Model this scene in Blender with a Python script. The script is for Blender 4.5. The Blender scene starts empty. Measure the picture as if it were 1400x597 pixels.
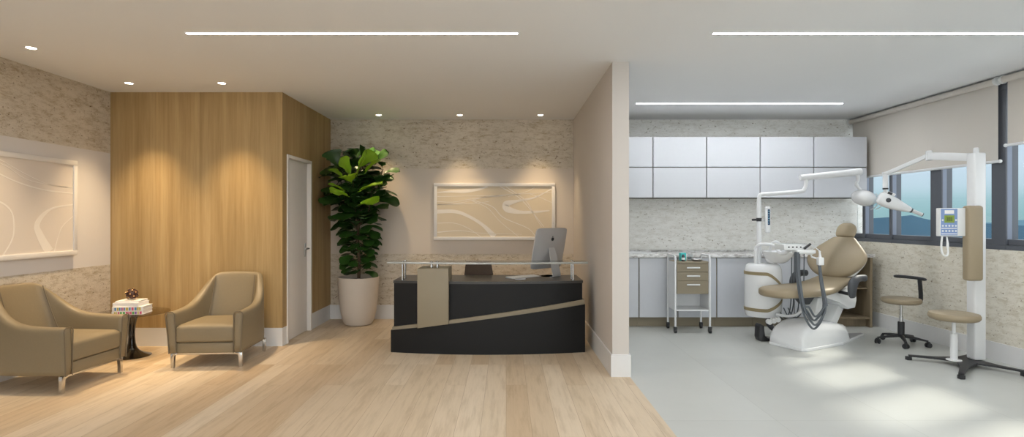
import bpy, bmesh, math, random
from mathutils import Vector, Matrix
PI = math.pi
sc = bpy.context.scene
COL = sc.collection
random.seed(7)

def lin(c):
    return c / 12.92 if c <= 0.04045 else ((c + 0.055) / 1.055) ** 2.4
def rgb(r, g, b):
    return (lin(r / 255), lin(g / 255), lin(b / 255), 1)

# ------------------------------------------------------------------ camera
EYE = 1.35
F = 750.0
cam_d = bpy.data.cameras.new('camera')
cam_d.sensor_width = 36.0
cam_d.lens = 36.0 * F / 1400
cam_d.shift_x = 8 / 1400
cam_d.shift_y = 1 / 1400
cam_d.clip_start = 0.05
cam_d.clip_end = 6000
cam = bpy.data.objects.new('camera', cam_d)
COL.objects.link(cam)
cam.location = (0, 0, EYE)
cam.rotation_euler = (PI / 2, 0, 0)
sc.camera = cam

# ------------------------------------------------------------------ exposure, sky, sun
sc.view_settings.view_transform = 'Standard'
sc.view_settings.look = 'None'
sc.view_settings.gamma = 1
sc.view_settings.use_curve_mapping = False
sc.view_settings.exposure = 0.70
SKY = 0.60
SKY_FILL = 3.2      # sky gain behind the camera, added as fill light for the room
STRIP_L, STRIP_R = 78.0, 84.0
SPOT_W = 50.0
SUN_W = 2.7

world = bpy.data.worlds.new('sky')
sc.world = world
world.use_nodes = True
wn, wl = world.node_tree.nodes, world.node_tree.links
wn.clear()
w_out = wn.new('ShaderNodeOutputWorld')
w_bg = wn.new('ShaderNodeBackground')
w_tc = wn.new('ShaderNodeTexCoord')
w_sep = wn.new('ShaderNodeSeparateXYZ')
w_map = wn.new('ShaderNodeMapRange')
w_map.inputs['From Min'].default_value = -0.02
w_map.inputs['From Max'].default_value = 0.25
w_ramp = wn.new('ShaderNodeValToRGB')
cr = w_ramp.color_ramp
cr.elements[0].position = 0.0
cr.elements[0].color = rgb(166, 190, 194)
cr.elements[1].position = 1.0
cr.elements[1].color = rgb(190, 214, 244)
for p, c in ((0.10, rgb(158, 196, 200)), (0.17, rgb(172, 206, 212)), (0.25, rgb(204, 225, 236)), (0.36, rgb(216, 232, 246))):
    e = cr.elements.new(p)
    e.color = c
wl.new(w_tc.outputs['Generated'], w_sep.inputs[0])
wl.new(w_sep.outputs['Z'], w_map.inputs['Value'])
wl.new(w_map.outputs['Result'], w_ramp.inputs['Fac'])
w_mix = wn.new('ShaderNodeMix')
w_mix.data_type = 'RGBA'
w_mix.inputs[7].default_value = rgb(240, 238, 236)  # whiter tint of the fill added behind the camera
wl.new(w_ramp.outputs['Color'], w_mix.inputs[6])
wl.new(w_mix.outputs[2], w_bg.inputs['Color'])
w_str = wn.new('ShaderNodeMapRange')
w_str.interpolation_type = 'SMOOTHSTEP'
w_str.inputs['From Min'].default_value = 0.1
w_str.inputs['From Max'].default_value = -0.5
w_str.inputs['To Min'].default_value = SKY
w_str.inputs['To Max'].default_value = SKY * SKY_FILL
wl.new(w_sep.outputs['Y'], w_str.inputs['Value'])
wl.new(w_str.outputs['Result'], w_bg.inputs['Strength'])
w_fac = wn.new('ShaderNodeMapRange')
w_fac.inputs['From Min'].default_value = 0.05
w_fac.inputs['From Max'].default_value = -0.4
wl.new(w_sep.outputs['Y'], w_fac.inputs['Value'])
wl.new(w_fac.outputs['Result'], w_mix.inputs[0])
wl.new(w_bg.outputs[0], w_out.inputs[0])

sun_d = bpy.data.lights.new('sun', 'SUN')
sun_d.energy = SUN_W
sun_d.angle = 0.11
sun_d.color = (1.0, 0.9, 0.76)
sun = bpy.data.objects.new('sun', sun_d)
COL.objects.link(sun)
sun.rotation_euler = Vector((-1.12, -0.56, -1.0)).to_track_quat('-Z', 'Y').to_euler()

# ------------------------------------------------------------------ materials
M = {}
def base_mat(name):
    m = bpy.data.materials.new(name)
    m.use_nodes = True
    nt = m.node_tree
    b = nt.nodes['Principled BSDF']
    M[name] = m
    return m, nt, b

def simple(name, col, rough=0.5, metal=0.0, var=0.0, scale=20.0, bump=0.0, coat=0.0, spec=0.5):
    """Principled surface with a light procedural mottling of its colour and relief."""
    m, nt, b = base_mat(name)
    b.inputs['Roughness'].default_value = rough
    b.inputs['Metallic'].default_value = metal
    b.inputs['Specular IOR Level'].default_value = spec
    if coat:
        b.inputs['Coat Weight'].default_value = coat
        b.inputs['Coat Roughness'].default_value = 0.08
    tc = nt.nodes.new('ShaderNodeTexCoord')
    nz = nt.nodes.new('ShaderNodeTexNoise')
    nz.inputs['Scale'].default_value = scale
    nz.inputs['Detail'].default_value = 4
    nt.links.new(tc.outputs['Object'], nz.inputs['Vector'])
    mx = nt.nodes.new('ShaderNodeMix')
    mx.data_type = 'RGBA'
    v = max(var, 0.02)
    mx.inputs[6].default_value = tuple(c * (1 - v) for c in col[:3]) + (1,)
    mx.inputs[7].default_value = tuple(min(1, c * (1 + v)) for c in col[:3]) + (1,)
    nt.links.new(nz.outputs['Fac'], mx.inputs[0])
    nt.links.new(mx.outputs[2], b.inputs['Base Color'])
    if bump:
        bp = nt.nodes.new('ShaderNodeBump')
        bp.inputs['Strength'].default_value = bump
        bp.inputs['Distance'].default_value = 0.002
        nt.links.new(nz.outputs['Fac'], bp.inputs['Height'])
        nt.links.new(bp.outputs[0], b.inputs['Normal'])
    return m

def emissive(name, col, strength):
    m, nt, b = base_mat(name)
    b.inputs['Base Color'].default_value = (0.8, 0.8, 0.8, 1)
    b.inputs['Emission Color'].default_value = col
    b.inputs['Emission Strength'].default_value = strength
    return m

def ramp(nt, stops):
    r = nt.nodes.new('ShaderNodeValToRGB')
    e = r.color_ramp.elements
    e[0].position, e[0].color = stops[0]
    e[1].position, e[1].color = stops[-1]
    for p, c in stops[1:-1]:
        q = e.new(p)
        q.color = c
    return r

def mixc(nt, a, b, fac, mode='MIX'):
    mx = nt.nodes.new('ShaderNodeMix')
    mx.data_type = 'RGBA'
    mx.blend_type = mode
    for sock, v in ((mx.inputs[6], a), (mx.inputs[7], b), (mx.inputs[0], fac)):
        if hasattr(v, 'is_linked'):
            nt.links.new(v, sock)
        else:
            sock.default_value = v
    return mx.outputs[2]

def pos_xyz(nt):
    g = nt.nodes.new('ShaderNodeNewGeometry')
    s = nt.nodes.new('ShaderNodeSeparateXYZ')
    nt.links.new(g.outputs['Position'], s.inputs[0])
    return g.outputs['Position'], s

def mapping(nt, vec, scale):
    mp = nt.nodes.new('ShaderNodeMapping')
    mp.inputs['Scale'].default_value = scale
    nt.links.new(vec, mp.inputs['Vector'])
    return mp.outputs[0]

def noise(nt, vec, scale, detail=5, rough=0.6):
    n = nt.nodes.new('ShaderNodeTexNoise')
    n.inputs['Scale'].default_value = scale
    n.inputs['Detail'].default_value = detail
    n.inputs['Roughness'].default_value = rough
    nt.links.new(vec, n.inputs['Vector'])
    return n.outputs['Fac']

def stone_nodes(nt, light, mid, dark):
    """Bush-hammered travertine: wavy horizontal veins, ochre clouds and small dark pits."""
    pos, s = pos_xyz(nt)
    n1 = noise(nt, mapping(nt, pos, (2.0, 2.0, 6.5)), 3.6, 10, 0.80)
    r1 = ramp(nt, [(0.36, mid), (0.50, light), (0.66, tuple(min(1, c * 1.08) for c in light[:3]) + (1,))])
    nt.links.new(n1, r1.inputs[0])
    n2 = noise(nt, mapping(nt, pos, (1, 1, 2.2)), 16.0, 8, 0.85)
    r2 = ramp(nt, [(0.55, (0, 0, 0, 1)), (0.62, (1, 1, 1, 1))])
    nt.links.new(n2, r2.inputs[0])
    c = mixc(nt, r1.outputs[0], mid, r2.outputs[0])
    n3 = noise(nt, mapping(nt, pos, (1, 1, 1.7)), 24.0, 4, 0.7)
    r3 = ramp(nt, [(0.63, (0, 0, 0, 1)), (0.67, (1, 1, 1, 1))])
    nt.links.new(n3, r3.inputs[0])
    c = mixc(nt, c, dark, r3.outputs[0])
    n4 = noise(nt, pos, 90.0, 4, 0.7)
    return c, n3, n4, s

def stone(name, light, mid, dark, band=None):
    m, nt, b = base_mat(name)
    c, n3, n4, s = stone_nodes(nt, light, mid, dark)
    b.inputs['Roughness'].default_value = 0.8
    if band:                                   # a painted plaster band between two stone claddings
        z0, z1, paint = band
        a = nt.nodes.new('ShaderNodeMath'); a.operation = 'GREATER_THAN'; a.inputs[1].default_value = z0
        d = nt.nodes.new('ShaderNodeMath'); d.operation = 'LESS_THAN'; d.inputs[1].default_value = z1
        e = nt.nodes.new('ShaderNodeMath'); e.operation = 'MULTIPLY'
        nt.links.new(s.outputs['Z'], a.inputs[0]); nt.links.new(s.outputs['Z'], d.inputs[0])
        nt.links.new(a.outputs[0], e.inputs[0]); nt.links.new(d.outputs[0], e.inputs[1])
        c = mixc(nt, c, paint, e.outputs[0])
        inv = nt.nodes.new('ShaderNodeMath'); inv.operation = 'SUBTRACT'; inv.inputs[0].default_value = 1
        nt.links.new(e.outputs[0], inv.inputs[1])
        st = inv.outputs[0]
    else:
        st = None
    nt.links.new(c, b.inputs['Base Color'])
    add = nt.nodes.new('ShaderNodeMath'); add.operation = 'SUBTRACT'
    nt.links.new(n4, add.inputs[0]); nt.links.new(n3, add.inputs[1])
    bp = nt.nodes.new('ShaderNodeBump')
    bp.inputs['Distance'].default_value = 0.006
    bp.inputs['Strength'].default_value = 0.6
    if st:
        nt.links.new(st, bp.inputs['Strength'])
    nt.links.new(add.outputs[0], bp.inputs['Height'])
    nt.links.new(bp.outputs[0], b.inputs['Normal'])
    return m

def wood_floor():
    m, nt, b = base_mat('oak_floorboards')
    pos, s = pos_xyz(nt)
    cb = nt.nodes.new('ShaderNodeCombineXYZ')
    nt.links.new(s.outputs['Y'], cb.inputs['X'])
    nt.links.new(s.outputs['X'], cb.inputs['Y'])
    br = nt.nodes.new('ShaderNodeTexBrick')
    br.offset = 0.37
    br.offset_frequency = 3
    br.inputs['Scale'].default_value = 1
    br.inputs['Brick Width'].default_value = 1.7
    br.inputs['Row Height'].default_value = 0.165
    br.inputs['Mortar Size'].default_value = 0.0012
    br.inputs['Mortar Smooth'].default_value = 0.1
    br.inputs['Bias'].default_value = 0
    br.inputs['Color1'].default_value = (0, 0, 0, 1)
    br.inputs['Color2'].default_value = (1, 1, 1, 1)
    br.inputs['Mortar'].default_value = (0.5, 0.5, 0.5, 1)
    nt.links.new(cb.outputs[0], br.inputs['Vector'])
    # each board shifts the grain, so the pattern breaks at the joints
    sh = nt.nodes.new('ShaderNodeVectorMath'); sh.operation = 'MULTIPLY_ADD'
    sh.inputs[1].default_value = (9, 17, 5)
    nt.links.new(br.outputs['Color'], sh.inputs[0])
    nt.links.new(pos, sh.inputs[2])
    g1 = noise(nt, mapping(nt, sh.outputs[0], (9, 0.9, 1)), 2.4, 7, 0.62)
    g2 = noise(nt, mapping(nt, sh.outputs[0], (55, 2.2, 1)), 2.0, 4, 0.6)
    r = ramp(nt, [(0.0, rgb(196, 173, 143)), (0.45, rgb(208, 190, 164)), (1.0, rgb(218, 202, 179))])
    nt.links.new(br.outputs['Color'], r.inputs[0])
    rg = ramp(nt, [(0.33, (0.80, 0.77, 0.72, 1)), (0.50, (1, 1, 1, 1)), (0.70, (1.05, 1.05, 1.05, 1))])
    nt.links.new(g1, rg.inputs[0])
    c = mixc(nt, r.outputs[0], rg.outputs[0], 0.8, 'MULTIPLY')
    rh = ramp(nt, [(0.3, (0.91, 0.89, 0.86, 1)), (0.55, (1, 1, 1, 1))])
    nt.links.new(g2, rh.inputs[0])
    c = mixc(nt, c, rh.outputs[0], 0.7, 'MULTIPLY')
    mt = nt.nodes.new('ShaderNodeMath'); mt.operation = 'MULTIPLY'; mt.inputs[1].default_value = 0.7
    nt.links.new(br.outputs['Fac'], mt.inputs[0])
    c = mixc(nt, c, rgb(140, 110, 80), mt.outputs[0])
    nt.links.new(c, b.inputs['Base Color'])
    b.inputs['Roughness'].default_value = 0.42
    b.inputs['Specular IOR Level'].default_value = 0.35
    return m

def wood_panel(name, axis, cols, width, vertical=True, rough=0.5):
    m, nt, b = base_mat(name)
    pos, s = pos_xyz(nt)
    q = nt.nodes.new('ShaderNodeMath'); q.operation = 'DIVIDE'; q.inputs[1].default_value = width
    fl = nt.nodes.new('ShaderNodeMath'); fl.operation = 'FLOOR'
    nt.links.new(s.outputs[axis], q.inputs[0]); nt.links.new(q.outputs[0], fl.inputs[0])
    wn_ = nt.nodes.new('ShaderNodeTexWhiteNoise'); wn_.noise_dimensions = '1D'
    nt.links.new(fl.outputs[0], wn_.inputs['W'])
    sh = nt.nodes.new('ShaderNodeVectorMath'); sh.operation = 'MULTIPLY_ADD'
    sh.inputs[1].default_value = (7, 3, 9)
    nt.links.new(wn_.outputs['Color'], sh.inputs[0]); nt.links.new(pos, sh.inputs[2])
    g1 = noise(nt, mapping(nt, sh.outputs[0], (5.5, 5.5, 0.26)), 2.0, 8, 0.6)
    g2 = noise(nt, mapping(nt, sh.outputs[0], (30, 30, 1.0)), 2.0, 6, 0.65)
    r = ramp(nt, [(0.30, cols[0]), (0.50, cols[1]), (0.72, cols[2])])
    nt.links.new(g1, r.inputs[0])
    rh = ramp(nt, [(0.32, (0.80, 0.77, 0.72, 1)), (0.60, (1, 1, 1, 1))])
    nt.links.new(g2, rh.inputs[0])
    c = mixc(nt, r.outputs[0], rh.outputs[0], 0.6, 'MULTIPLY')
    rv = ramp(nt, [(0.0, (0.84, 0.83, 0.81, 1)), (1.0, (1.08, 1.08, 1.08, 1))])
    nt.links.new(wn_.outputs['Value'], rv.inputs[0])
    c = mixc(nt, c, rv.outputs[0], 1.0, 'MULTIPLY')
    nt.links.new(c, b.inputs['Base Color'])
    b.inputs['Roughness'].default_value = rough
    b.inputs['Specular IOR Level'].default_value = 0.3
    return m

def tile_floor():
    m, nt, b = base_mat('porcelain_tiles')
    pos, s = pos_xyz(nt)
    mp = nt.nodes.new('ShaderNodeMapping')
    mp.inputs['Location'].default_value = (-1.005, -3.68 + 1.62 * 4, 0)
    nt.links.new(pos, mp.inputs['Vector'])
    br = nt.nodes.new('ShaderNodeTexBrick')
    br.offset = 0.0
    br.inputs['Scale'].default_value = 1
    br.inputs['Brick Width'].default_value = 0.81
    br.inputs['Row Height'].default_value = 1.62
    br.inputs['Mortar Size'].default_value = 0.002
    br.inputs['Mortar Smooth'].default_value = 0.2
    br.inputs['Color1'].default_value = rgb(190, 192, 188)
    br.inputs['Color2'].default_value = rgb(194, 196, 192)
    br.inputs['Mortar'].default_value = rgb(172, 174, 170)
    nt.links.new(mp.outputs[0], br.inputs['Vector'])
    n = noise(nt, pos, 1.3, 5, 0.6)
    r = ramp(nt, [(0.3, (0.95, 0.95, 0.95, 1)), (0.7, (1.02, 1.02, 1.02, 1))])
    nt.links.new(n, r.inputs[0])
    c = mixc(nt, br.outputs['Color'], r.outputs[0], 1.0, 'MULTIPLY')
    nt.links.new(c, b.inputs['Base Color'])
    b.inputs['Roughness'].default_value = 0.3
    b.inputs['Specular IOR Level'].default_value = 0.4
    return m

def marble():
    m, nt, b = base_mat('speckled_marble')
    pos, s = pos_xyz(nt)
    n = noise(nt, mapping(nt, pos, (1, 1, 2)), 13, 8, 0.75)
    r = ramp(nt, [(0.34, rgb(120, 116, 114)), (0.46, rgb(190, 188, 186)), (0.56, rgb(226, 226, 226)), (0.8, rgb(238, 238, 238))])
    nt.links.new(n, r.inputs[0])
    nt.links.new(r.outputs[0], b.inputs['Base Color'])
    b.inputs['Roughness'].default_value = 0.22
    return m

def glass(name, tint, gloss):
    """Thin clear pane: passes light straight through, mirrors a little at grazing angles."""
    m = bpy.data.materials.new(name)
    m.use_nodes = True
    nt = m.node_tree
    nt.nodes.clear()
    o = nt.nodes.new('ShaderNodeOutputMaterial')
    t = nt.nodes.new('ShaderNodeBsdfTransparent'); t.inputs[0].default_value = tint
    g = nt.nodes.new('ShaderNodeBsdfGlossy'); g.inputs['Roughness'].default_value = 0.03
    fr = nt.nodes.new('ShaderNodeFresnel'); fr.inputs[0].default_value = 1.45
    k = nt.nodes.new('ShaderNodeMath'); k.operation = 'MULTIPLY'
    ge = nt.nodes.new('ShaderNodeNewGeometry')          # only the side facing the ray mirrors
    fb = nt.nodes.new('ShaderNodeMath'); fb.operation = 'MULTIPLY_ADD'
    fb.inputs[1].default_value = -gloss; fb.inputs[2].default_value = gloss
    nt.links.new(ge.outputs['Backfacing'], fb.inputs[0]); nt.links.new(fb.outputs[0], k.inputs[1])
    mx = nt.nodes.new('ShaderNodeMixShader')
    nt.links.new(fr.outputs[0], k.inputs[0]); nt.links.new(k.outputs[0], mx.inputs[0])
    nt.links.new(t.outputs[0], mx.inputs[1]); nt.links.new(g.outputs[0], mx.inputs[2])
    nt.links.new(mx.outputs[0], o.inputs[0])
    M[name] = m
    return m

def blind_fabric():
    m, nt, b = base_mat('blind_fabric')
    pos, s = pos_xyz(nt)
    wv = noise(nt, mapping(nt, pos, (1, 60, 60)), 6, 2)
    c = mixc(nt, rgb(214, 209, 202), rgb(224, 219, 212), wv)
    nt.links.new(c, b.inputs['Base Color'])
    b.inputs['Roughness'].default_value = 0.9
    tr = nt.nodes.new('ShaderNodeBsdfTranslucent')
    tr.inputs[0].default_value = rgb(200, 190, 176)
    mx = nt.nodes.new('ShaderNodeMixShader'); mx.inputs[0].default_value = 0.16
    out = nt.nodes['Material Output']
    nt.links.new(b.outputs[0], mx.inputs[1]); nt.links.new(tr.outputs[0], mx.inputs[2])
    nt.links.new(mx.outputs[0], out.inputs[0])
    return m

wood_floor(); tile_floor(); marble(); blind_fabric()
W_OAK = (rgb(164, 137, 94), rgb(180, 153, 108), rgb(193, 167, 123))
wood_panel('oak_panel_front', 'X', W_OAK, 0.466)
wood_panel('oak_panel_side', 'Y', W_OAK, 0.46)
wood_panel('taupe_laminate', 'X', (rgb(128, 114, 94), rgb(142, 128, 106), rgb(152, 138, 116)), 3.0)
PAINT_WARM = rgb(214, 204, 192)
stone('stone_band_wall', rgb(212, 203, 188), rgb(176, 160, 132), rgb(112, 90, 62), band=(0.88, 2.035, PAINT_WARM))
stone('stone_band_left', rgb(212, 203, 188), rgb(176, 160, 132), rgb(112, 90, 62), band=(0.87, 2.05, rgb(222, 218, 215)))
stone('stone_clinic', rgb(224, 219, 206), rgb(200, 191, 170), rgb(134, 118, 94))
stone('stone_white', rgb(238, 238, 234), rgb(220, 218, 210), rgb(150, 142, 126))
simple('ceiling_white', rgb(232, 234, 237), 0.9, var=0.01, scale=1.0)
simple('wall_paint', rgb(204, 198, 192), 0.85, var=0.01, scale=1.0)
simple('baseboard_white', rgb(222, 222, 222), 0.45)
simple('door_white', rgb(230, 226, 222), 0.4)
simple('white_gloss', rgb(228, 230, 232), 0.18, coat=0.3)
simple('white_plastic', rgb(222, 224, 224), 0.35)
simple('white_metal', rgb(226, 228, 230), 0.3)
simple('cabinet_white', rgb(196, 199, 205), 0.4)
simple('beige_leather', rgb(132, 119, 95), 0.5, var=0.05, scale=60, bump=0.15)
simple('clinic_leather', rgb(152, 138, 114), 0.5, var=0.03, scale=60, bump=0.1)
simple('piping_leather', rgb(112, 100, 80), 0.55)
simple('taupe_plain', rgb(140, 130, 110), 0.55, var=0.03, scale=5)
simple('olive_band', rgb(146, 132, 100), 0.5)
simple('chrome', rgb(205, 205, 205), 0.16, 1.0)
simple('brushed_steel', rgb(190, 190, 190), 0.3, 1.0)
simple('aluminium', rgb(204, 205, 208), 0.38, 0.3)
simple('black_laminate', rgb(18, 19, 21), 0.5, var=0.03, scale=3, spec=0.3)
simple('cabinet_carcass', rgb(96, 92, 84), 0.6)
simple('desk_top_grey', rgb(58, 57, 56), 0.32, var=0.03, scale=3)
simple('black_gloss', rgb(24, 20, 18), 0.12, coat=0.5)
simple('black_plastic', rgb(38, 39, 42), 0.45)
simple('hose_grey', rgb(84, 90, 96), 0.45)
simple('dark_grey_pad', rgb(64, 67, 72), 0.5)
simple('window_frame', rgb(84, 88, 96), 0.45)
simple('window_reveal', rgb(120, 130, 148), 0.45)  # paler than the frame: sky light painted onto the post sides
simple('brown_mesh', rgb(84, 70, 60), 0.7, var=0.08, scale=80)
simple('pot_ceramic', rgb(206, 196, 184), 0.5, var=0.03, scale=4)
simple('soil', rgb(64, 48, 36), 0.95, var=0.3, scale=60, bump=1)
simple('bark', rgb(92, 74, 56), 0.9, var=0.2, scale=40, bump=0.5)
simple('leaf_dark', rgb(44, 78, 28), 0.36, var=0.25, scale=7)
simple('leaf_young', rgb(140, 182, 40), 0.36, var=0.2, scale=7)
simple('paper_white', rgb(232, 230, 228), 0.7)
simple('cocoa', rgb(72, 42, 32), 0.45, var=0.2, scale=50)
simple('bronze', rgb(190, 150, 100), 0.35, 0.6)
simple('canvas_sand', rgb(220, 207, 184), 0.8, var=0.03, scale=3)
simple('canvas_pale', rgb(224, 215, 205), 0.8, var=0.02, scale=3)
simple('art_line', rgb(240, 234, 226), 0.7)
simple('frame_white', rgb(230, 228, 226), 0.5)
simple('edge_grey', rgb(176, 180, 178), 0.25)
simple('turquoise', rgb(60, 190, 190), 0.4)
simple('screen_blue', rgb(24, 60, 96), 0.15)
simple('screen_pale', rgb(120, 170, 190), 0.2)
simple('panel_blue', rgb(122, 146, 190), 0.4)
simple('lcd_green', rgb(122, 146, 48), 0.25)
simple('lcd_ink', rgb(52, 66, 28), 0.4)
simple('lake', rgb(60, 84, 98), 0.6)
simple('hill_near', rgb(58, 82, 98), 1.0, var=0.12, scale=0.01, spec=0)  # bluish haze of distance put into the hill colour
simple('hill_far', rgb(84, 112, 126), 1.0, var=0.08, scale=0.008, spec=0)  # distance haze is in this colour too
for i, c in enumerate(((206, 90, 130), (90, 170, 90), (80, 140, 190), (200, 180, 80), (140, 100, 170))):
    simple('print_%d' % i, rgb(*c), 0.6)
    M[('print_%d' % i)].name = ('rose', 'green', 'blue', 'yellow', 'violet')[i] + '_print'
emissive('strip_warm', (1.0, 0.955, 0.93, 1), STRIP_L)
emissive('strip_cool', (0.975, 0.99, 1.0, 1), STRIP_R)
emissive('lamp_disc', (1.0, 0.86, 0.66, 1), 14.0)
glass('window_glass', (0.95, 0.98, 0.99, 1), 0.5)
glass('counter_glass', (0.88, 0.92, 0.91, 1), 1.0)
glass('smoked_glass', (0.74, 0.70, 0.60, 1), 1.0)
glass('clear_acrylic', (0.86, 0.9, 0.92, 1), 1.2)

# ------------------------------------------------------------------ mesh helpers
def newbm():
    return bmesh.new()

def bx(bm, x0, x1, y0, y1, z0, z1, bev=0.0, seg=2, mtx=None, mi=0):
    vs = [bm.verts.new((x, y, z)) for z in (z0, z1) for y in (y0, y1) for x in (x0, x1)]
    if mtx is not None:
        for v in vs:
            v.co = mtx @ v.co
    idx = ((0, 2, 3, 1), (4, 5, 7, 6), (0, 1, 5, 4), (2, 6, 7, 3), (0, 4, 6, 2), (1, 3, 7, 5))
    fs = [bm.faces.new([vs[i] for i in f]) for f in idx]
    for f in fs:
        f.material_index = mi
    if bev > 0:
        es = list({e for f in fs for e in f.edges})
        bmesh.ops.bevel(bm, geom=es, offset=bev, segments=seg, profile=0.5, affect='EDGES', clamp_overlap=True, material=-1)
    return bm

def frame_mtx(o, xdir, zhint=(0, 0, 1)):
    """Matrix whose local X runs along xdir."""
    x = Vector(xdir).normalized()
    z = Vector(zhint)
    y = z.cross(x).normalized()
    z = x.cross(y)
    m = Matrix((x, y, z)).transposed().to_4x4()
    m.translation = Vector(o)
    return m

def catmull(pts, n=6):
    P = [Vector(p) for p in pts]
    P = [P[0] * 2 - P[1]] + P + [P[-1] * 2 - P[-2]]
    out = []
    for i in range(1, len(P) - 2):
        a, b, c, d = P[i - 1:i + 3]
        for k in range(n):
            t = k / n
            out.append(0.5 * ((2 * b) + (c - a) * t + (2 * a - 5 * b + 4 * c - d) * t * t + (3 * b - a - 3 * c + d) * t ** 3))
    out.append(P[-2])
    return out

def tube(bm, pts, r, n=10, smooth=0, caps=True, mi=0, squash=1.0):
    pts = catmull(pts, smooth) if smooth else [Vector(p) for p in pts]
    rs = r if isinstance(r, (list, tuple)) else [r] * len(pts)
    if len(rs) != len(pts):
        rs = [rs[min(len(rs) - 1, int(i * len(rs) / len(pts)))] for i in range(len(pts))]
    T = []
    for i in range(len(pts)):
        a = pts[max(0, i - 1)]
        b = pts[min(len(pts) - 1, i + 1)]
        T.append((b - a).normalized())
    up = Vector((0, 0, 1)) if abs(T[0].z) < 0.9 else Vector((0, 1, 0))
    nrm = (up - T[0] * up.dot(T[0])).normalized()
    rings = []
    for i, p in enumerate(pts):
        nrm = (nrm - T[i] * nrm.dot(T[i])).normalized()
        bi = T[i].cross(nrm)
        rings.append([bm.verts.new(p + (nrm * math.cos(2 * PI * k / n) * squash + bi * math.sin(2 * PI * k / n)) * rs[i]) for k in range(n)])
    return skin_rings(bm, rings, caps, mi)

def skin_rings(bm, rings, caps=True, mi=0, closed=False):
    n = len(rings[0])
    L = len(rings)
    for i in range(L if closed else L - 1):
        a, b = rings[i], rings[(i + 1) % L]
        for k in range(n):
            f = bm.faces.new((a[k], a[(k + 1) % n], b[(k + 1) % n], b[k]))
            f.material_index = mi
    if caps and not closed:
        for rg, rev in ((rings[0], True), (rings[-1], False)):
            f = bm.faces.new(list(reversed(rg)) if rev else rg)
            f.material_index = mi
    return bm

def lathe(bm, prof, c=(0, 0, 0), n=32, mtx=None, mi=0):
    """prof: (radius, z) from bottom to top; radius 0 closes to a point."""
    rings = []
    for r, z in prof:
        r = max(r, 0.0005)
        ring = []
        for k in range(n):
            v = Vector((r * math.cos(2 * PI * k / n), r * math.sin(2 * PI * k / n), z))
            if mtx is not None:
                v = mtx @ v
            ring.append(bm.verts.new(v + Vector(c)))
        rings.append(ring)
    return skin_rings(bm, rings, True, mi)

def prism(bm, poly, a0, a1, plane='xy', bev=0.0, mi=0):
    """Extrude a polygon given in a plane between a0 and a1 on the remaining axis."""
    def P(u, v, a):
        return {'xy': (u, v, a), 'xz': (u, a, v), 'yz': (a, u, v)}[plane]
    lo = [bm.verts.new(P(u, v, a0)) for u, v in poly]
    hi = [bm.verts.new(P(u, v, a1)) for u, v in poly]
    n = len(poly)
    fs = [bm.faces.new(lo), bm.faces.new(list(reversed(hi)))]
    for k in range(n):
        fs.append(bm.faces.new((lo[k], lo[(k + 1) % n], hi[(k + 1) % n], hi[k])))
    for f in fs:
        f.material_index = mi
    if bev:
        es = list({e for f in fs for e in f.edges})
        bmesh.ops.bevel(bm, geom=es, offset=bev, segments=2, profile=0.5, affect='EDGES', clamp_overlap=True, material=-1)
    return bm

def ellipsoid(bm, c, rx, ry, rz, mtx=None, n=24, m=14, power=1.0, mi=0):
    prof = []
    rings = []
    for i in range(m + 1):
        th = PI * i / m
        z = -math.cos(th)
        r = math.sin(th)
        ring = []
        for k in range(n):
            ph = 2 * PI * k / n
            v = Vector((rx * max(r, .004) * math.copysign(abs(math.cos(ph)) ** power, math.cos(ph)),
                        ry * max(r, .004) * math.copysign(abs(math.sin(ph)) ** power, math.sin(ph)),
                        rz * math.copysign(abs(z) ** power, z)))
            if mtx is not None:
                v = mtx @ v
            ring.append(bm.verts.new(v + Vector(c)))
        rings.append(ring)
    return skin_rings(bm, rings, True, mi)

def obj(name, bm, mat, parent=None, subsurf=0, sharp=38, merge=0.0):
    if merge:
        bmesh.ops.remove_doubles(bm, verts=bm.verts[:], dist=merge)
    bmesh.ops.recalc_face_normals(bm, faces=bm.faces[:])
    lim = math.radians(sharp)
    for f in bm.faces:
        f.smooth = True
    for e in bm.edges:
        if len(e.link_faces) == 2 and e.calc_face_angle(0) > lim and not subsurf:
            e.smooth = False
    me = bpy.data.meshes.new(name)
    bm.to_mesh(me)
    bm.free()
    for m in (mat if isinstance(mat, (list, tuple)) else [mat]):
        me.materials.append(M[m])
    o = bpy.data.objects.new(name, me)
    COL.objects.link(o)
    if parent is not None:
        o.parent = parent
    if subsurf:
        sm = o.modifiers.new('smooth', 'SUBSURF')
        sm.levels = sm.render_levels = subsurf
    return o

def tag(o, label, cat, group=None):
    o['label'] = label
    o['category'] = cat
    if group:
        o['group'] = group
    return o

def thing(name, label, cat, loc=(0, 0, 0), rz=0.0, group=None):
    o = bpy.data.objects.new(name, None)
    o.empty_display_size = 0.1
    COL.objects.link(o)
    o.location = loc
    o.rotation_euler = (0, 0, rz)
    return tag(o, label, cat, group)

def struct(name, bm, mat, parent=None, **k):
    o = obj(name, bm, mat, parent, **k)
    o['kind'] = 'structure'
    return o

def copy_tree(o, parent=None):
    c = o.copy()
    COL.objects.link(c)
    c.parent = parent
    for ch in list(o.children):
        copy_tree(ch, c)
    return c

def sbox(name, mat, *a, parent=None, bev=0.0):
    return struct(name, bx(newbm(), *a, bev=bev), mat, parent)

# ------------------------------------------------------------------ the room
CEIL = 2.7
XL, XR, YB, YF = -4.21, 4.70, 7.44, -1.6       # left wall, right wall, back wall, wall behind the camera
WX, WY = -2.38, 5.836                          # corner of the oak-clad volume
DX0, DX1, DY = 0.912, 1.055, 4.71              # the dividing wall

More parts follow.
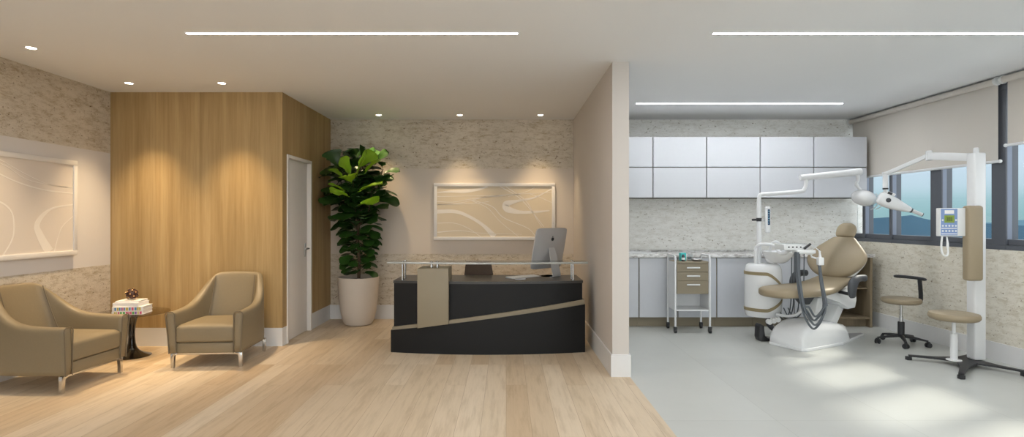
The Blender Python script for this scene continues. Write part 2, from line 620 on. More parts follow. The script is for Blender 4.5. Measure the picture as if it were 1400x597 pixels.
sbox('floor', 'oak_floorboards', XL - 0.15, 1.06, YF - 0.15, YB + 0.15, -0.12, 0)
f2 = sbox('floor_tiles', 'porcelain_tiles', 1.06, XR + 0.15, YF - 0.15, YB + 0.15, -0.12, 0)
sbox('ceiling', 'ceiling_white', XL - 0.15, XR + 0.15, YF - 0.15, YB + 0.15, CEIL, CEIL + 0.12)
sbox('wall_left', 'stone_band_left', XL - 0.15, XL, YF, WY + 0.4, 0, CEIL)
sbox('wall_back', 'stone_band_wall', WX - 0.1, 1.0, YB, YB + 0.15, 0, CEIL)
sbox('wall_back_clinic', 'stone_white', 1.0, XR + 0.15, YB, YB + 0.15, 0, CEIL)
sbox('wall_right', 'stone_clinic', XR, XR + 0.15, YF, YB, 0, 1.06)
# glazed front added unseen behind the camera to let in fill daylight
bm = newbm()
bx(bm, XL - 0.15, XR + 0.15, YF - 0.12, YF, 0, 0.06)
bx(bm, XL - 0.15, XR + 0.15, YF - 0.12, YF, CEIL - 0.08, CEIL)
for k in range(7):
    xk = XL + (XR - XL - 0.06) * k / 6
    bx(bm, xk, xk + 0.06, YF - 0.12, YF, 0.06, CEIL - 0.08)
front = struct('window_20', bm, 'window_frame')
bm = newbm()
bx(bm, XL, XR, YF - 0.065, YF - 0.06, 0.06, CEIL - 0.08)
struct('window_pane', bm, 'window_glass', front)
sbox('wall_divider', 'wall_paint', DX0, DX1, DY, YB, 0, CEIL)
# oak-clad volume with the door opening in its side
sbox('wall_oak', 'oak_panel_front', XL, WX, WY, WY + 0.12, 0.195, CEIL)
bm = newbm()
D0, D1, DH = 5.99, 6.655, 2.02                  # door leaf along Y, height
bx(bm, WX - 0.12, WX - 0.001, WY + 0.12, D0 - 0.04, 0.195, CEIL)
bx(bm, WX - 0.12, WX - 0.001, D1 + 0.04, YB, 0.195, CEIL)
bx(bm, WX - 0.12, WX - 0.001, D0 - 0.04, D1 + 0.04, DH + 0.035, CEIL)
struct('wall_oak_side', bm, 'oak_panel_side')
bm = newbm()                                    # white jamb and leaf
bx(bm, WX - 0.11, WX + 0.012, D0 - 0.04, D0, 0, DH + 0.035, 0.003)
bx(bm, WX - 0.11, WX + 0.012, D1, D1 + 0.04, 0, DH + 0.035, 0.003)
bx(bm, WX - 0.11, WX + 0.012, D0, D1, DH, DH + 0.035, 0.003)
door = struct('door_1', bm, 'door_white')
bm = newbm()
bx(bm, WX - 0.075, WX - 0.035, D0 + 0.003, D1 - 0.003, 0.005, DH - 0.003, 0.002)
struct('door_leaf', bm, 'door_white', door)
bm = newbm()
bx(bm, WX - 0.035, WX - 0.028, D1 - 0.095, D1 - 0.045, 0.90, 1.06, 0.004)
tube(bm, [(WX - 0.03, D1 - 0.07, 1.0), (WX + 0.015, D1 - 0.07, 1.0), (WX + 0.018, D1 - 0.09, 1.0), (WX + 0.018, D1 - 0.19, 0.998)], 0.009, 8)
struct('door_handle', bm, 'brushed_steel', door)

BH = 0.19
sbox('baseboard_left', 'baseboard_white', XL, XL + 0.018, YF, WY, 0, BH)
sbox('baseboard_oak', 'baseboard_white', XL, WX, WY, WY + 0.1, 0, 0.196)
bm = newbm()
bx(bm, WX - 0.1, WX, WY + 0.1, D0 - 0.04, 0, 0.196)
bx(bm, WX - 0.1, WX, D1 + 0.04, YB, 0, 0.196)
struct('baseboard_oak_side', bm, 'baseboard_white')
sbox('baseboard_back', 'baseboard_white', WX, DX0, YB - 0.018, YB, 0, BH)
sbox('baseboard_divider', 'baseboard_white', DX0 - 0.014, DX1 + 0.014, DY - 0.014, YB - 0.02, 0, BH)
sbox('baseboard_right', 'baseboard_white', XR - 0.018, XR, YF, YB, 0, 0.172)
sbox('baseboard_clinic', 'baseboard_white', DX1 + 0.014, XR - 0.018, YB - 0.018, YB, 0, 0.172)

# window band on the right wall: one bay after another
edges = [7.44, 7.194, 6.689, 5.924, 5.160, 4.395, 3.630, 2.865, 2.100, 1.335, 0.570, -0.195]
SILL, HEAD = 1.06, 2.62
sbox('trim_window_head', 'window_frame', XR, XR + 0.15, YF, YB, HEAD, CEIL)
sbox('wall_right_end', 'stone_clinic', XR, XR + 0.15, YF, -0.195, 1.06, HEAD)
for i in range(len(edges) - 1):
    yf, yn = edges[i], edges[i + 1]
    post = 0.155 if i > 1 else 0.045
    yp = (yf if i > 0 else YB)
    y_far = edges[i] + 0.0                      # the bay's far limit (near edge of the post behind)
    bm = newbm()
    bx(bm, XR, XR + 0.12, yn, y_far, SILL, SILL + 0.045, 0.003, 1)                # lower rail
    bx(bm, XR + 0.02, XR + 0.12, yn + post, y_far, SILL + 0.045, SILL + 0.10, 0.003, 1)
    bx(bm, XR, XR + 0.12, yn, y_far, HEAD - 0.05, HEAD, 0.003, 1)                 # upper rail
    bx(bm, XR, XR + 0.12, yn, yn + post, SILL + 0.045, HEAD - 0.05, 0.003, 1)     # post
    fr = struct('window_%d' % (i + 1), bm, 'window_frame')
    bm = newbm()
    bx(bm, XR + 0.014, XR + 0.058, yn - 0.0012, yn, SILL + 0.1, HEAD - 0.05)      # strip on the post side, sky light put into its colour
    struct('window_reveal', bm, 'window_reveal', fr)
    bm = newbm()
    bx(bm, XR + 0.060, XR + 0.066, yn + post, y_far, SILL + 0.10, HEAD - 0.05)
    struct('window_pane', bm, 'window_glass', fr)

# view outside: lake and hills, far below and far away
bm = newbm()
bx(bm, 60, 4000, -2500, 4500, -46, -45)
g = struct('ground', bm, 'lake')
def ridge(name, mat, dist, amp, base, seed, label):
    rnd = random.Random(seed)
    bm = newbm()
    N, K = 150, 8
    ph = [rnd.uniform(0, 6.28) for _ in range(8)]
    rows = []
    for i in range(N + 1):
        a = math.radians(-60 + 130 * i / N)     # bearing from the room's right-hand side
        t = i / N * 40
        h = base + amp * (0.5 + 0.28 * math.sin(t * 0.9 + ph[0]) + 0.2 * math.sin(t * 1.9 + ph[1]) + 0.1 * math.sin(t * 4.3 + ph[2]) + 0.04 * math.sin(t * 9.1 + ph[3]))
        row = []
        for j in range(K + 1):
            v = j / K
            d = dist + 500 * v
            z = -45 + (h + 45) * math.sin(PI * min(1, 0.02 + v * 0.98)) ** 0.8 + rnd.uniform(-1, 1) * 0.8 * (0 < j < K)
            row.append(bm.verts.new((d * math.cos(a), d * math.sin(a), z)))
        rows.append(row)
    for i in range(N):
        for j in range(K):
            bm.faces.new((rows[i][j], rows[i + 1][j], rows[i + 1][j + 1], rows[i][j + 1]))
    o = struct(name, bm, mat, sharp=180)
    return o
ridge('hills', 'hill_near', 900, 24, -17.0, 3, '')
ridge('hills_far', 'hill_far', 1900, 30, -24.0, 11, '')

# ------------------------------------------------------------------ ceiling lamps
def linear_light(x0, y, mat, label, length=2.4, w=0.024):
    t = thing('linear_light', label, 'ceiling light', (x0 + length / 2, y, CEIL), 0, 'recessed linear ceiling lights')
    h = length / 2
    bm = newbm()
    bx(bm, -h - 0.008, h + 0.008, -w / 2 - 0.008, -w / 2, -0.005, 0.0)
    bx(bm, -h - 0.008, h + 0.008, w / 2, w / 2 + 0.008, -0.005, 0.0)
    bx(bm, -h - 0.008, -h, -w / 2, w / 2, -0.005, 0.0)
    bx(bm, h, h + 0.008, -w / 2, w / 2, -0.005, 0.0)
    obj('frame', bm, 'ceiling_white', t)
    obj('diffuser', bx(newbm(), -h, h, -w / 2, w / 2, -0.004, -0.001), mat, t)
    return t
linear_light(-2.318, 3.98, 'strip_warm', 'long glowing line light in the ceiling above the waiting area')
linear_light(1.50, 3.98, 'strip_cool', 'long line light in the clinic ceiling cut by the right picture edge')
linear_light(1.518, 6.39, 'strip_cool', 'thin glowing line light in the clinic ceiling near the wall cabinets')
linear_light(-2.318, 1.5, 'strip_warm', 'line light in the ceiling over the near waiting area')  # unseen lamp, added to light the room from the near side
linear_light(1.50, 1.5, 'strip_cool', 'line light in the ceiling over the near clinic floor')  # likewise an unseen lamp added for room light

def downlight(x, y, label, power=1.0, group='recessed round downlights'):
    t = thing('downlight', label, 'ceiling light', (x, y, CEIL), 0, group)
    bm = newbm()
    n = 28
    rings = []
    for r, z in ((0.034, -0.001), (0.035, -0.004), (0.042, -0.004), (0.044, -0.0)):
        rings.append([bm.verts.new((r * math.cos(2 * PI * k / n), r * math.sin(2 * PI * k / n), z)) for k in range(n)])
    skin_rings(bm, rings, False)
    obj('trim_ring', bm, 'white_metal', t)
    obj('lens', lathe(newbm(), [(0.0, -0.0035), (0.033, -0.0035), (0.033, -0.001), (0, -0.001)], n=24), 'lamp_disc', t)
    l = bpy.data.lights.new('downlight_lamp', 'SPOT')
    l.energy = SPOT_W * power
    l.color = (1.0, 0.74, 0.44)
    l.spot_size = math.radians(72)
    l.spot_blend = 1.0
    l.shadow_soft_size = 0.03
    lo = bpy.data.objects.new('downlight_lamp', l)
    COL.objects.link(lo)
    lo.parent = t
    lo.location = (0, 0, -0.012)
    return t
downlight(-3.74, 4.32, 'round downlight in the ceiling nearest the left wall picture', 1.7)
downlight(-3.74, 5.44, 'round downlight by the oak wall, left one of the pair', 2.1)
downlight(-2.82, 5.44, 'round downlight by the oak wall, right one of the pair', 2.1)
downlight(-1.65, 7.10, 'round downlight in the ceiling above the tall plant')
downlight(-0.60, 7.10, 'round downlight in the middle of the three along the back wall')
downlight(0.445, 7.10, 'round downlight along the back wall nearest the dividing wall')

# ------------------------------------------------------------------ framed pictures
def ribbon(bm, pts, w, y=0.0, n=8):
    """Painted stroke standing a millimetre proud of a canvas in the local XZ plane. w: widths at the points."""
    P = catmull([(p[0], 0, p[1]) for p in pts], n)
    m = len(P)
    top, bot = [], []
    for i, p in enumerate(P):
        t = (P[min(m - 1, i + 1)] - P[max(0, i - 1)]).normalized()
        nrm = Vector((-t.z, 0, t.x))
        f = i / (m - 1) * (len(w) - 1)
        k = min(len(w) - 2, int(f))
        ww = (w[k] * (1 - (f - k)) + w[k + 1] * (f - k)) / 2
        top.append(p + nrm * ww)
        bot.append(p - nrm * ww)
    rings = []
    for a, b in zip(top, bot):
        rings.append([bm.verts.new((q.x, yy, q.z)) for q, yy in ((a, y), (a, y - 0.0015), (b, y - 0.0015), (b, y))])
    skin_rings(bm, rings)

def picture(name, label, loc, rz, W, H, canvas, strokes, border=0.045):
    t = thing(name, label, 'picture', loc, rz)
    bm = newbm()
    w, h, b, d = W / 2, H / 2, border, 0.04
    bx(bm, -w, w, -d, 0, h - b, h, 0.003)
    bx(bm, -w, w, -d, 0, -h, -h + b, 0.003)
    bx(bm, -w, -w + b, -d, 0, -h + b, h - b, 0.003)
    bx(bm, w - b, w, -d, 0, -h + b, h - b, 0.003)
    obj('frame', bm, 'frame_white', t)
    cv = obj('canvas', bx(newbm(), -w + b, w - b, -0.028, -0.002, -h + b, h - b), canvas, t)
    bm = newbm()
    cw, chh = W - 2 * b, H - 2 * b
    for pts, ws in strokes:
        ribbon(bm, [(max(-cw / 2 + .002, min(cw / 2 - .002, (u - 0.5) * cw)), max(-chh / 2 + .002, min(chh / 2 - .002, (0.5 - v) * chh))) for u, v in pts], [max(.005, x * 1.5) for x in ws], -0.028)
    obj('painted_lines', bm, 'art_line', cv)
    return t

th = [0.005, 0.004, 0.004]
back_strokes = [
    ([(.0, .12), (.12, .10), (.24, .095), (.36, .06), (.44, 0)], [.006, .02, .034, .02, .014]),
    ([(0, .50), (.16, .50), (.28, .60), (.40, .77), (.50, 1)], [.035, .032, .026, .028, .05]),
    ([(1, .05), (.85, .22), (.70, .29), (.605, .35), (.615, .45), (.72, .51), (.86, .505), (.98, .48)], [.008, .014, .022, .06, .062, .03, .022, .008]),
    ([(0, .30), (.14, .31), (.3, .25), (.57, .17), (.73, .15), (1, .12)], th),
    ([(0, .36), (.2, .33), (.4, .22), (.57, .19)], th),
    ([(.0, .20), (.3, .19), (.6, .18)], th),
    ([(.55, 0), (.70, .20), (.81, .45), (.93, .80)], [.006, .006, .005]),
    ([(.60, 0), (.77, .28), (.85, .58), (.91, .80)], [.005, .005, .004]),
    ([(.30, .28), (.44, .43), (.55, .70), (.71, 1)], th),
    ([(.31, .27), (.48, .40), (.58, .62), (.79, .83), (.86, 1)], [.006, .007, .004]),
    ([(0, .73), (.15, .73), (.27, .83), (.38, 1)], th),
    ([(0, .91), (.2, .88), (.4, .93), (.74, .95)], [.008, .004, .003]),
    ([(.0, .36), (.3, .34), (.45, .30)], th),
    ([(.62, .20), (.78, .10), (.85, .02)], th),
    ([(.80, .14), (.9, .22), (1, .32)], th),
]
picture('framed_picture', 'wide sand-coloured abstract picture with pale flowing lines on the back wall', (-0.158, YB - 0.001, 1.453), 0, 1.64, 0.77, 'canvas_sand', back_strokes)
left_strokes = [
    ([(1, .46), (.86, .52), (.78, .68), (.80, .83), (.85, 1)], [.008, .012, .034, .05, .06]),
    ([(.45, .42), (.56, .44), (.64, .56), (.65, .80), (.60, 1)], [.006, .010, .008, .006]),
    ([(1, .60), (.93, .72), (.90, .86), (.88, 1)], th),
    ([(.42, .02), (.52, .12), (.66, .24), (.82, .31), (1, .33)], [.006, .008, .008]),
    ([(.5, 0), (.62, .10), (.74, .22), (1, .27)], th),
    ([(.55, 0), (.72, .16), (.86, .25), (1, .26)], th),
    ([(.30, .80), (.44, .84), (.52, .92), (.54, 1)], [.012, .006, .005]),
    ([(.36, .26), (.42, .20), (.48, .20), (.49, .26), (.44, .30)], [.06, .05, .03, .05]),
    ([(0, .5), (.14, .42), (.28, .5), (.36, .26)], [.03, .02, .04, .05]),
    ([(.05, 1), (.12, .8), (.3, .7), (.45, .42)], th),
    ([(0, .2), (.2, .14), (.36, .1), (.42, .02)], th),
]
picture('framed_picture', 'pale abstract picture in a white frame on the left stone wall', (XL + 0.001, 4.38, 1.46), PI / 2, 1.92, 0.91, 'canvas_pale', left_strokes)

# ------------------------------------------------------------------ armchairs
def make_armchair(label, loc, rz):
    t = thing('armchair', label, 'armchair', loc, rz, 'beige leather armchairs')
    # half path of the shell: (outer bottom xy, outer top xy, inner bottom xy, inner top xy, top height)
    H = [((.312, -.36), (.338, -.372), (.250, -.36), (.258, -.372), .512),
         ((.318, -.20), (.344, -.20), (.252, -.20), (.258, -.20), .512),
         ((.322, -.02), (.348, -.02), (.254, -.02), (.258, -.02), .522),
         ((.324, .09), (.342, .10), (.252, .07), (.252, .09), .560),
         ((.322, .18), (.322, .20), (.246, .12), (.240, .18), .635),
         ((.306, .25), (.286, .29), (.232, .15), (.222, .25), .715),
         ((.285, .30), (.252, .37), (.215, .165), (.208, .305), .775),
         ((.245, .33), (.222, .425), (.180, .170), (.185, .345), .802),
         ((.120, .345), (.110, .445), (.095, .172), (.090, .360), .806),
         ((.0, .348), (.0, .448), (.0, .172), (.0, .363), .806)]
    full = [(1, h) for h in H] + [(-1, h) for h in reversed(H[:-1])]
    def section(sx, h):
        ob, ot, ib, it, zt = h
        def L(a, b, k, z):
            return Vector((sx * (a[0] + (b[0] - a[0]) * k), a[1] + (b[1] - a[1]) * k, z))
        z0 = .135
        seg = [L(ob, ot, 0, z0), L(ob, ot, .35, z0 + (zt - z0) * .4), L(ob, ot, .8, z0 + (zt - z0) * .78), L(ob, ot, 1, zt - .022)]
        mid = Vector((sx * (ot[0] + it[0]) / 2, (ot[1] + it[1]) / 2, zt))
        seg += [mid + (seg[3] - Vector((mid.x, mid.y, seg[3].z))) * .55, mid, mid + (L(ib, it, 1, zt) - mid) * .55]
        seg += [L(ib, it, 1, zt - .022), L(ib, it, .8, z0 + (zt - z0) * .78), L(ib, it, .35, z0 + (zt - z0) * .4), L(ib, it, 0, z0)]
        return seg
    bm = newbm()
    rings = [[bm.verts.new(v) for v in section(sx, h)] for sx, h in full]
    first = [bm.verts.new(v.co + Vector((0, .004, 0))) for v in []]
    skin_rings(bm, rings, True)
    # keep the front faces of the arms crisp under subdivision
    cl = bm.edges.layers.float.new('crease_edge')
    for rg in (rings[0], rings[-1]):
        for k in range(len(rg)):
            e = bm.edges.get((rg[k], rg[(k + 1) % len(rg)]))
            if e:
                e[cl] = 0.8
    for i in range(len(rings) - 1):
        for k in (0, -1):
            e = bm.edges.get((rings[i][k], rings[i + 1][k]))
            if e:
                e[cl] = 0.8
    shell = obj('shell', bm, 'beige_leather', t, subsurf=2)
    # raised seams: around each arm front and where the back panel meets the sides
    for sx in (1, -1):
        s = section(sx, H[0])
        pts = [v + Vector((0, -.002, 0)) for v in s]
        obj('piping', tube(newbm(), pts, .0045, 6, smooth=3), 'piping_leather', shell)
        pts = []
        for k, z in ((0.0, .40), (.42, .55), (.75, .68), (.97, .775)):
            h = H[6]
            a, b = Vector((h[2][0] * sx * .93, h[2][1] - .004, 0)), Vector((h[3][0] * sx * .93, h[3][1] - .004, 0))
            p = a.lerp(b, k); p.z = z
            pts.append(p)
        obj('piping', tube(newbm(), pts, .004, 6, smooth=4), 'piping_leather', shell)
    bm = newbm()
    bx(bm, -.258, .258, -.352, .20, .135, .232, .012, 3)
    obj('seat_base', bm, 'beige_leather', t)
    # loose seat cushion with a crowned top
    bm = newbm()
    nx, ny = 12, 12
    def top(u, v):
        return .388 + .020 * (1 - abs(u) ** 3) * (1 - abs(v) ** 3) + (0.0 - .012 * (v < -.9))
    lay = []
    for lvl in (0, 1):
        g = []
        for i in range(nx + 1):
            for j in range(ny + 1):
                u, v = -1 + 2 * i / nx, -1 + 2 * j / ny
                z = .236 if lvl == 0 else top(u, v)
                g.append(bm.verts.new((u * .257, -.095 + v * .272, z)))
        lay.append(g)
    I = lambda i, j: i * (ny + 1) + j
    for i in range(nx):
        for j in range(ny):
            bm.faces.new([lay[1][q] for q in (I(i, j), I(i + 1, j), I(i + 1, j + 1), I(i, j + 1))])
            bm.faces.new([lay[0][q] for q in (I(i, j), I(i, j + 1), I(i + 1, j + 1), I(i + 1, j))])
    rim = [I(i, 0) for i in range(nx)] + [I(nx, j) for j in range(ny)] + [I(i, ny) for i in range(nx, 0, -1)] + [I(0, j) for j in range(ny, 0, -1)]
    for k in range(len(rim)):
        a, b = rim[k], rim[(k + 1) % len(rim)]
        bm.faces.new((lay[0][a], lay[0][b], lay[1][b], lay[1][a]))
    es = [e for e in bm.edges if len(e.link_faces) == 2 and e.calc_face_angle(0) > 1.0]
    bmesh.ops.recalc_face_normals(bm, faces=bm.faces[:])
    es = [e for e in bm.edges if len(e.link_faces) == 2 and e.calc_face_angle(0) > 1.0]
    bmesh.ops.bevel(bm, geom=es, offset=.022, segments=4, profile=0.5, affect='EDGES', clamp_overlap=True)
    obj('seat_cushion', bm, 'beige_leather', t)
    # chrome rails and blade legs
    for y in (-.32, .27):
        obj('leg_rail', bx(newbm(), -.30, .30, y - .012, y + .012, .118, .136, .002, 1), 'chrome', t)
    for sx in (-1, 1):
        for y, k in ((-.32, -1), (.27, 1)):
            bm = newbm()
            prism(bm, [(sx * .255, .134), (sx * .315, .134), (sx * .312, 0), (sx * .285, 0), (sx * .284, .112), (sx * .258, .116)], y - .014, y + .014, 'xz', .002)
            obj('leg', bm, 'chrome', t)
    return t
make_armchair('beige leather armchair facing the room in front of the oak wall', (-2.755, 5.33, 0), math.radians(4))
make_armchair('beige leather armchair below the left wall picture, seen from its side', (-3.742, 4.56, 0), math.radians(87))

# ------------------------------------------------------------------ tulip side table with books
TX, TY, TZ = -3.70, 5.42, 0.43
t = thing('side_table', 'low tulip side table with smoked glass top between the two armchairs', 'table', (TX, TY, 0))
obj('pedestal', lathe(newbm(), [(.168, 0), (.170, .004), (.150, .012), (.105, .028), (.068, .052), (.045, .085), (.034, .13), (.029, .19), (.029, .24),
                               (.034, .30), (.045, .36), (.062, .405), (.070, .422), (.0, .422)], n=48), 'black_gloss', t)
obj('tabletop', lathe(newbm(), [(.0, .422), (.325, .422), (.331, .426), (.331, .429), (.325, .432), (.0, .432)], n=72), 'smoked_glass', t)

def book(name, label, x, y, z, w, d, h, rz, cover, print_=False, group='books on the side table'):
    t = thing(name, label, 'book', (x, y, z), rz, group)
    bm = newbm()
    c = .004
    bx(bm, -w / 2, w / 2, -d / 2, d / 2, 0, c, .001, 1)
    bx(bm, -w / 2, w / 2, -d / 2, d / 2, h - c, h, .001, 1)
    bx(bm, -w / 2, w / 2, -d / 2, -d / 2 + c, c, h - c)
    cv = obj('cover', bm, cover, t)
    obj('pages', bx(newbm(), -w / 2 + .004, w / 2 - .004, -d / 2 + c, d / 2 - .004, c, h - c), 'paper_white', t)
    if print_:
        bm = newbm()
        rnd = random.Random(int(z * 1000))
        x0 = -w / 2 + .022
        while x0 < w / 2 - .03:
            ww = rnd.choice((.010, .014, .018))
            bx(bm, x0, x0 + ww, -d / 2 - .0007, -d / 2, .005, h - .006, mi=rnd.randrange(5))
            x0 += ww + rnd.choice((.004, .008))
        obj('spine_print', bm, ['print_%d' % i for i in range(5)], cv)
    return t
bxp, byp = -3.650, 5.36
book('book', 'thick white book with coloured blocks on its spine, at the bottom of the stack', bxp, byp, TZ + .003, .275, .20, .036, math.radians(10), 'paper_white', True)
book('book', 'thick white book with coloured blocks, second from the bottom of the stack', bxp + .002, byp, TZ + .0395, .273, .198, .040, math.radians(10), 'paper_white', True)
book('book', 'plain white book in the stack directly above the two colour-printed ones', bxp - .015, byp + .005, TZ + .080, .235, .19, .036, math.radians(4), 'paper_white')
book('book', 'thin plain white book on top of the stack below the knobbed ball', bxp - .012, byp + .008, TZ + .1165, .21, .17, .016, math.radians(7), 'paper_white')
t = thing('decorative_ball', 'dark brown knobbed ball sculpture resting on top of the book stack', 'ornament', (bxp - .012, byp + .01, TZ + .1328))
obj('ball', ellipsoid(newbm(), (0, 0, .056), .048, .048, .048), 'cocoa', t)
gold = (1 + 5 ** .5) / 2
ks = 26
for k in range(ks):
    zz = 1 - 2 * (k + .5) / ks
    a = 2 * PI * k / gold
    d = Vector((math.sqrt(1 - zz * zz) * math.cos(a), math.sqrt(1 - zz * zz) * math.sin(a), zz))
    if d.z < -.75:
        continue
    q = Vector((0, 0, 1)).rotation_difference(d).to_matrix()
    bm = newbm()
    for v in (lathe(bm, [(.010, -.006), (.012, .006), (.010, .010)], n=10),):
        pass
    for v in bm.verts:
        v.co = q @ v.co + Vector((0, 0, .056)) + d * .046
    kb = obj('knob', bm, 'cocoa', t)
    bm = newbm()
    lathe(bm, [(.0075, .0), (.0075, .002), (.004, .004)], n=10)
    for v in bm.verts:
        v.co = q @ v.co + Vector((0, 0, .056)) + d * .0562
    obj('knob_face', bm, 'bronze', kb)

# ------------------------------------------------------------------ potted fig
PX, PY = -1.90, 7.06
t = thing('potted_plant', 'tall fiddle-leaf fig in a round pale pot in the back corner', 'plant', (PX, PY, 0))
bm = newbm()
prof = [(.0, 0), (.135, 0), (.168, .010), (.196, .055), (.226, .18), (.244, .34), (.256, .52), (.262, .61), (.250, .612), (.240, .60), (.235, .55), (.0, .55)]
obj('pot', lathe(bm, prof, n=56), 'pot_ceramic', t)
obj('soil', lathe(newbm(), [(0, .545), (.232, .545), (.225, .57), (.12, .58), (0, .585)], n=30), 'soil', t)
rnd = random.Random(21)
bm = newbm()
trunk_pts = [(0, 0, .55), (.01, 0, .8), (-.015, .01, 1.1), (.01, 0, 1.4), (.0, -.01, 1.7), (.01, 0, 1.95), (0, 0, 2.12)]
tube(bm, trunk_pts, [.022, .020, .018, .016, .013, .010, .008], 8, smooth=0)
branches = []
for k, (a, z0, z1, rr) in enumerate(((2.6, 1.35, 2.02, .34), (.4, 1.4, 2.0, .33), (4.6, 1.3, 1.85, .26), (1.3, 1.5, 2.14, .15), (3.6, 1.2, 1.8, .28), (5.6, 1.25, 1.8, .28))):
    p0 = Vector((0, 0, z0)); p2 = Vector((rr * math.cos(a), rr * math.sin(a) * .55 - .02, z1))
    p1 = p0.lerp(p2, .5) + Vector((.06 * math.cos(a), .04 * math.sin(a), -.06))
    tube(bm, [p0, p1, p2], [.011, .008, .006], 6)
    branches.append((p0, p1, p2))
obj('trunk', bm, 'bark', t)

def leaf(bm, p, d, up, L, W, droop, mi):
    """Fiddle-shaped blade: narrow waist, broad wavy tip, folded a little along the midrib."""
    d = d.normalized()
    side = d.cross(up).normalized()
    up = side.cross(d).normalized()
    prof = [(0, .04), (.10, .22), (.25, .33), (.40, .34), (.55, .46), (.72, .60), (.86, .54), (.95, .34), (1.0, .06)]
    rows = []
    for i, (s, w) in enumerate(prof):
        c = p + d * (L * s) - Vector((0, 0, 1)) * (droop * L * s * s) + up * (.03 * L * math.sin(s * PI))
        wv = .035 * L * math.sin(i * 2.1)
        rows.append([bm.verts.new(c - side * (W * w) + up * (.10 * W + wv * w)), bm.verts.new(c - side * (W * w * .5) + up * (.03 * W)), bm.verts.new(c),
                     bm.verts.new(c + side * (W * w * .5) + up * (.03 * W)), bm.verts.new(c + side * (W * w) + up * (.10 * W - wv * w))])
    for a, b in zip(rows, rows[1:]):
        for k in range(4):
            f = bm.faces.new((a[k], a[k + 1], b[k + 1], b[k]))
            f.material_index = mi
    # petiole
    tube(bm, [p - d * (L * .14), p + d * .01], .004, 5, mi=mi)

bm = newbm()
def put(p, a, el, L, mi=0, droop=.25):
    L0 = L
    d = Vector((math.cos(a) * math.cos(el), math.sin(a) * math.cos(el), math.sin(el)))
    q = p + d * .05
    end_y = q.y + d.y * L
    if end_y > .30:                             # leaves bend away from the wall behind
        d.y = max(-.3, (.30 - q.y) / L)
    if q.x + d.x * L * 1.05 < -.34:
        d.x = (-.34 - q.x) / (L * 1.05)
    leaf(bm, q, d, Vector((rnd.uniform(-.3, .3), rnd.uniform(-.75, -.1), 1)), L, L * .80, droop, mi)
# lower tight column
for k in range(66):
    z = .66 + (1.35 - .66) * (k / 65)
    r = .03
    a = k * 2.39996
    put(Vector((r * math.cos(a), r * math.sin(a), z)), a, rnd.uniform(-.15, .5), rnd.uniform(.13, .19) + .10 * (k / 65) ** 2, droop=.35)
# upper crown on the branches
for bi, (p0, p1, p2) in enumerate(branches):
    for k in range(13):
        s = .25 + .75 * k / 12
        p = p0.lerp(p1, s * 2) if s < .5 else p1.lerp(p2, s * 2 - 1)
        a = k * 2.39996 + bi
        put(p, a, rnd.uniform(-.1, .75), rnd.uniform(.22, .30), droop=.3)
for k in range(26):
    z = 1.35 + .80 * k / 25
    a = k * 2.39996 + 1
    put(Vector((0, 0, z)), a, rnd.uniform(.1, .9), rnd.uniform(.22, .30), droop=.3)
for a, el, z in ((PI + .1, .9, 2.05), (-.3, .8, 2.08), (-1.2, 1.0, 2.1), (2.6, .95, 2.0), (3.2, .05, 1.93), (.1, .1, 1.62)):
    put(Vector((.22 * math.cos(a), -.05, z - .05)), a, el, .27)
# young leaves of the middle shoot
for k, (x, y, z, a, el, L) in enumerate(((.00, -.34, 1.86, -2.2, 1.0, .25), (.06, -.34, 1.86, -.7, .9, .26), (.02, -.36, 1.78, -1.5, .35, .24), (-.05, -.34, 1.68, 3.5, .45, .20),
                                         (.08, -.36, 1.68, -.15, .35, .30), (.0, -.36, 1.62, -2.3, .25, .24), (.08, -.36, 1.52, -.3, .2, .26), (-.08, -.32, 1.84, 3.0, .6, .2), (.06, -.30, 1.96, .2, .8, .28), (.14, -.30, 1.90, -.2, .7, .26))):
    put(Vector((x, y, z)), a, el, L, 1, .1)
for k in range(9):
    tube(bm, [Vector((0, -.02, 1.5 + .03 * k)), Vector((.02 - .01 * k, -.34, 1.62 + .035 * k))], .005, 5, mi=0)
for v in bm.verts:                              # leaf tips bend where they meet the oak cladding and the back wall
    if v.co.x < -.42:
        v.co.x = -.42 - .04 * (1 - math.exp((v.co.x + .42) / .04))
    v.co.y = min(v.co.y, .365)
obj('foliage', bm, ['leaf_dark', 'leaf_young'], t, sharp=80)

# ------------------------------------------------------------------ reception desk
t = thing('reception_desk', 'black reception desk with slanted beige band and beige upright block', 'desk', (0, 0, 0))
X0, X1 = -1.172, .803
def arc_y(x, base, bow):
    u = (x - X0) / (X1 - X0) * 2 - 1
    return base - bow * (1 - u * u)
def curved_slab(bm, xa, xb, zbot, ztop, y_front, y_back, n=28, bow=.11):
    """A slab whose front follows the desk's shallow bow; ztop and zbot are functions of x."""
    rings = []
    for i in range(n + 1):
        x = xa + (xb - xa) * i / n
        yf = arc_y(x, y_front, bow)
        rings.append([bm.verts.new(v) for v in ((x, yf, zbot(x)), (x, yf, ztop(x)), (x, y_back(x) if callable(y_back) else y_back, ztop(x)), (x, y_back(x) if callable(y_back) else y_back, zbot(x)))])
    skin_rings(bm, rings)
lineA = lambda x: .222 + (x - X0) / (X1 - X0) * (.485 - .222)      # top of the lower shell
zero = lambda x: 0.0
bm = newbm()
curved_slab(bm, X0, X1, zero, lineA, 5.575, lambda x: arc_y(x, 5.70, .11))
obj('lower_front', bm, 'black_laminate', t)
bm = newbm()
curved_slab(bm, X0 + .012, X1 - .006, lambda x: lineA(x) - .02, lambda x: lineA(x) + .030 + .018 * (x - X0) / (X1 - X0), 5.588, lambda x: arc_y(x, 5.68, .11))
obj('slanted_band', bm, 'taupe_plain', t)
bm = newbm()
curved_slab(bm, X0 + .025, X1 - .025, lambda x: .03, lambda x: .700, 5.615, lambda x: arc_y(x, 5.66, .11))
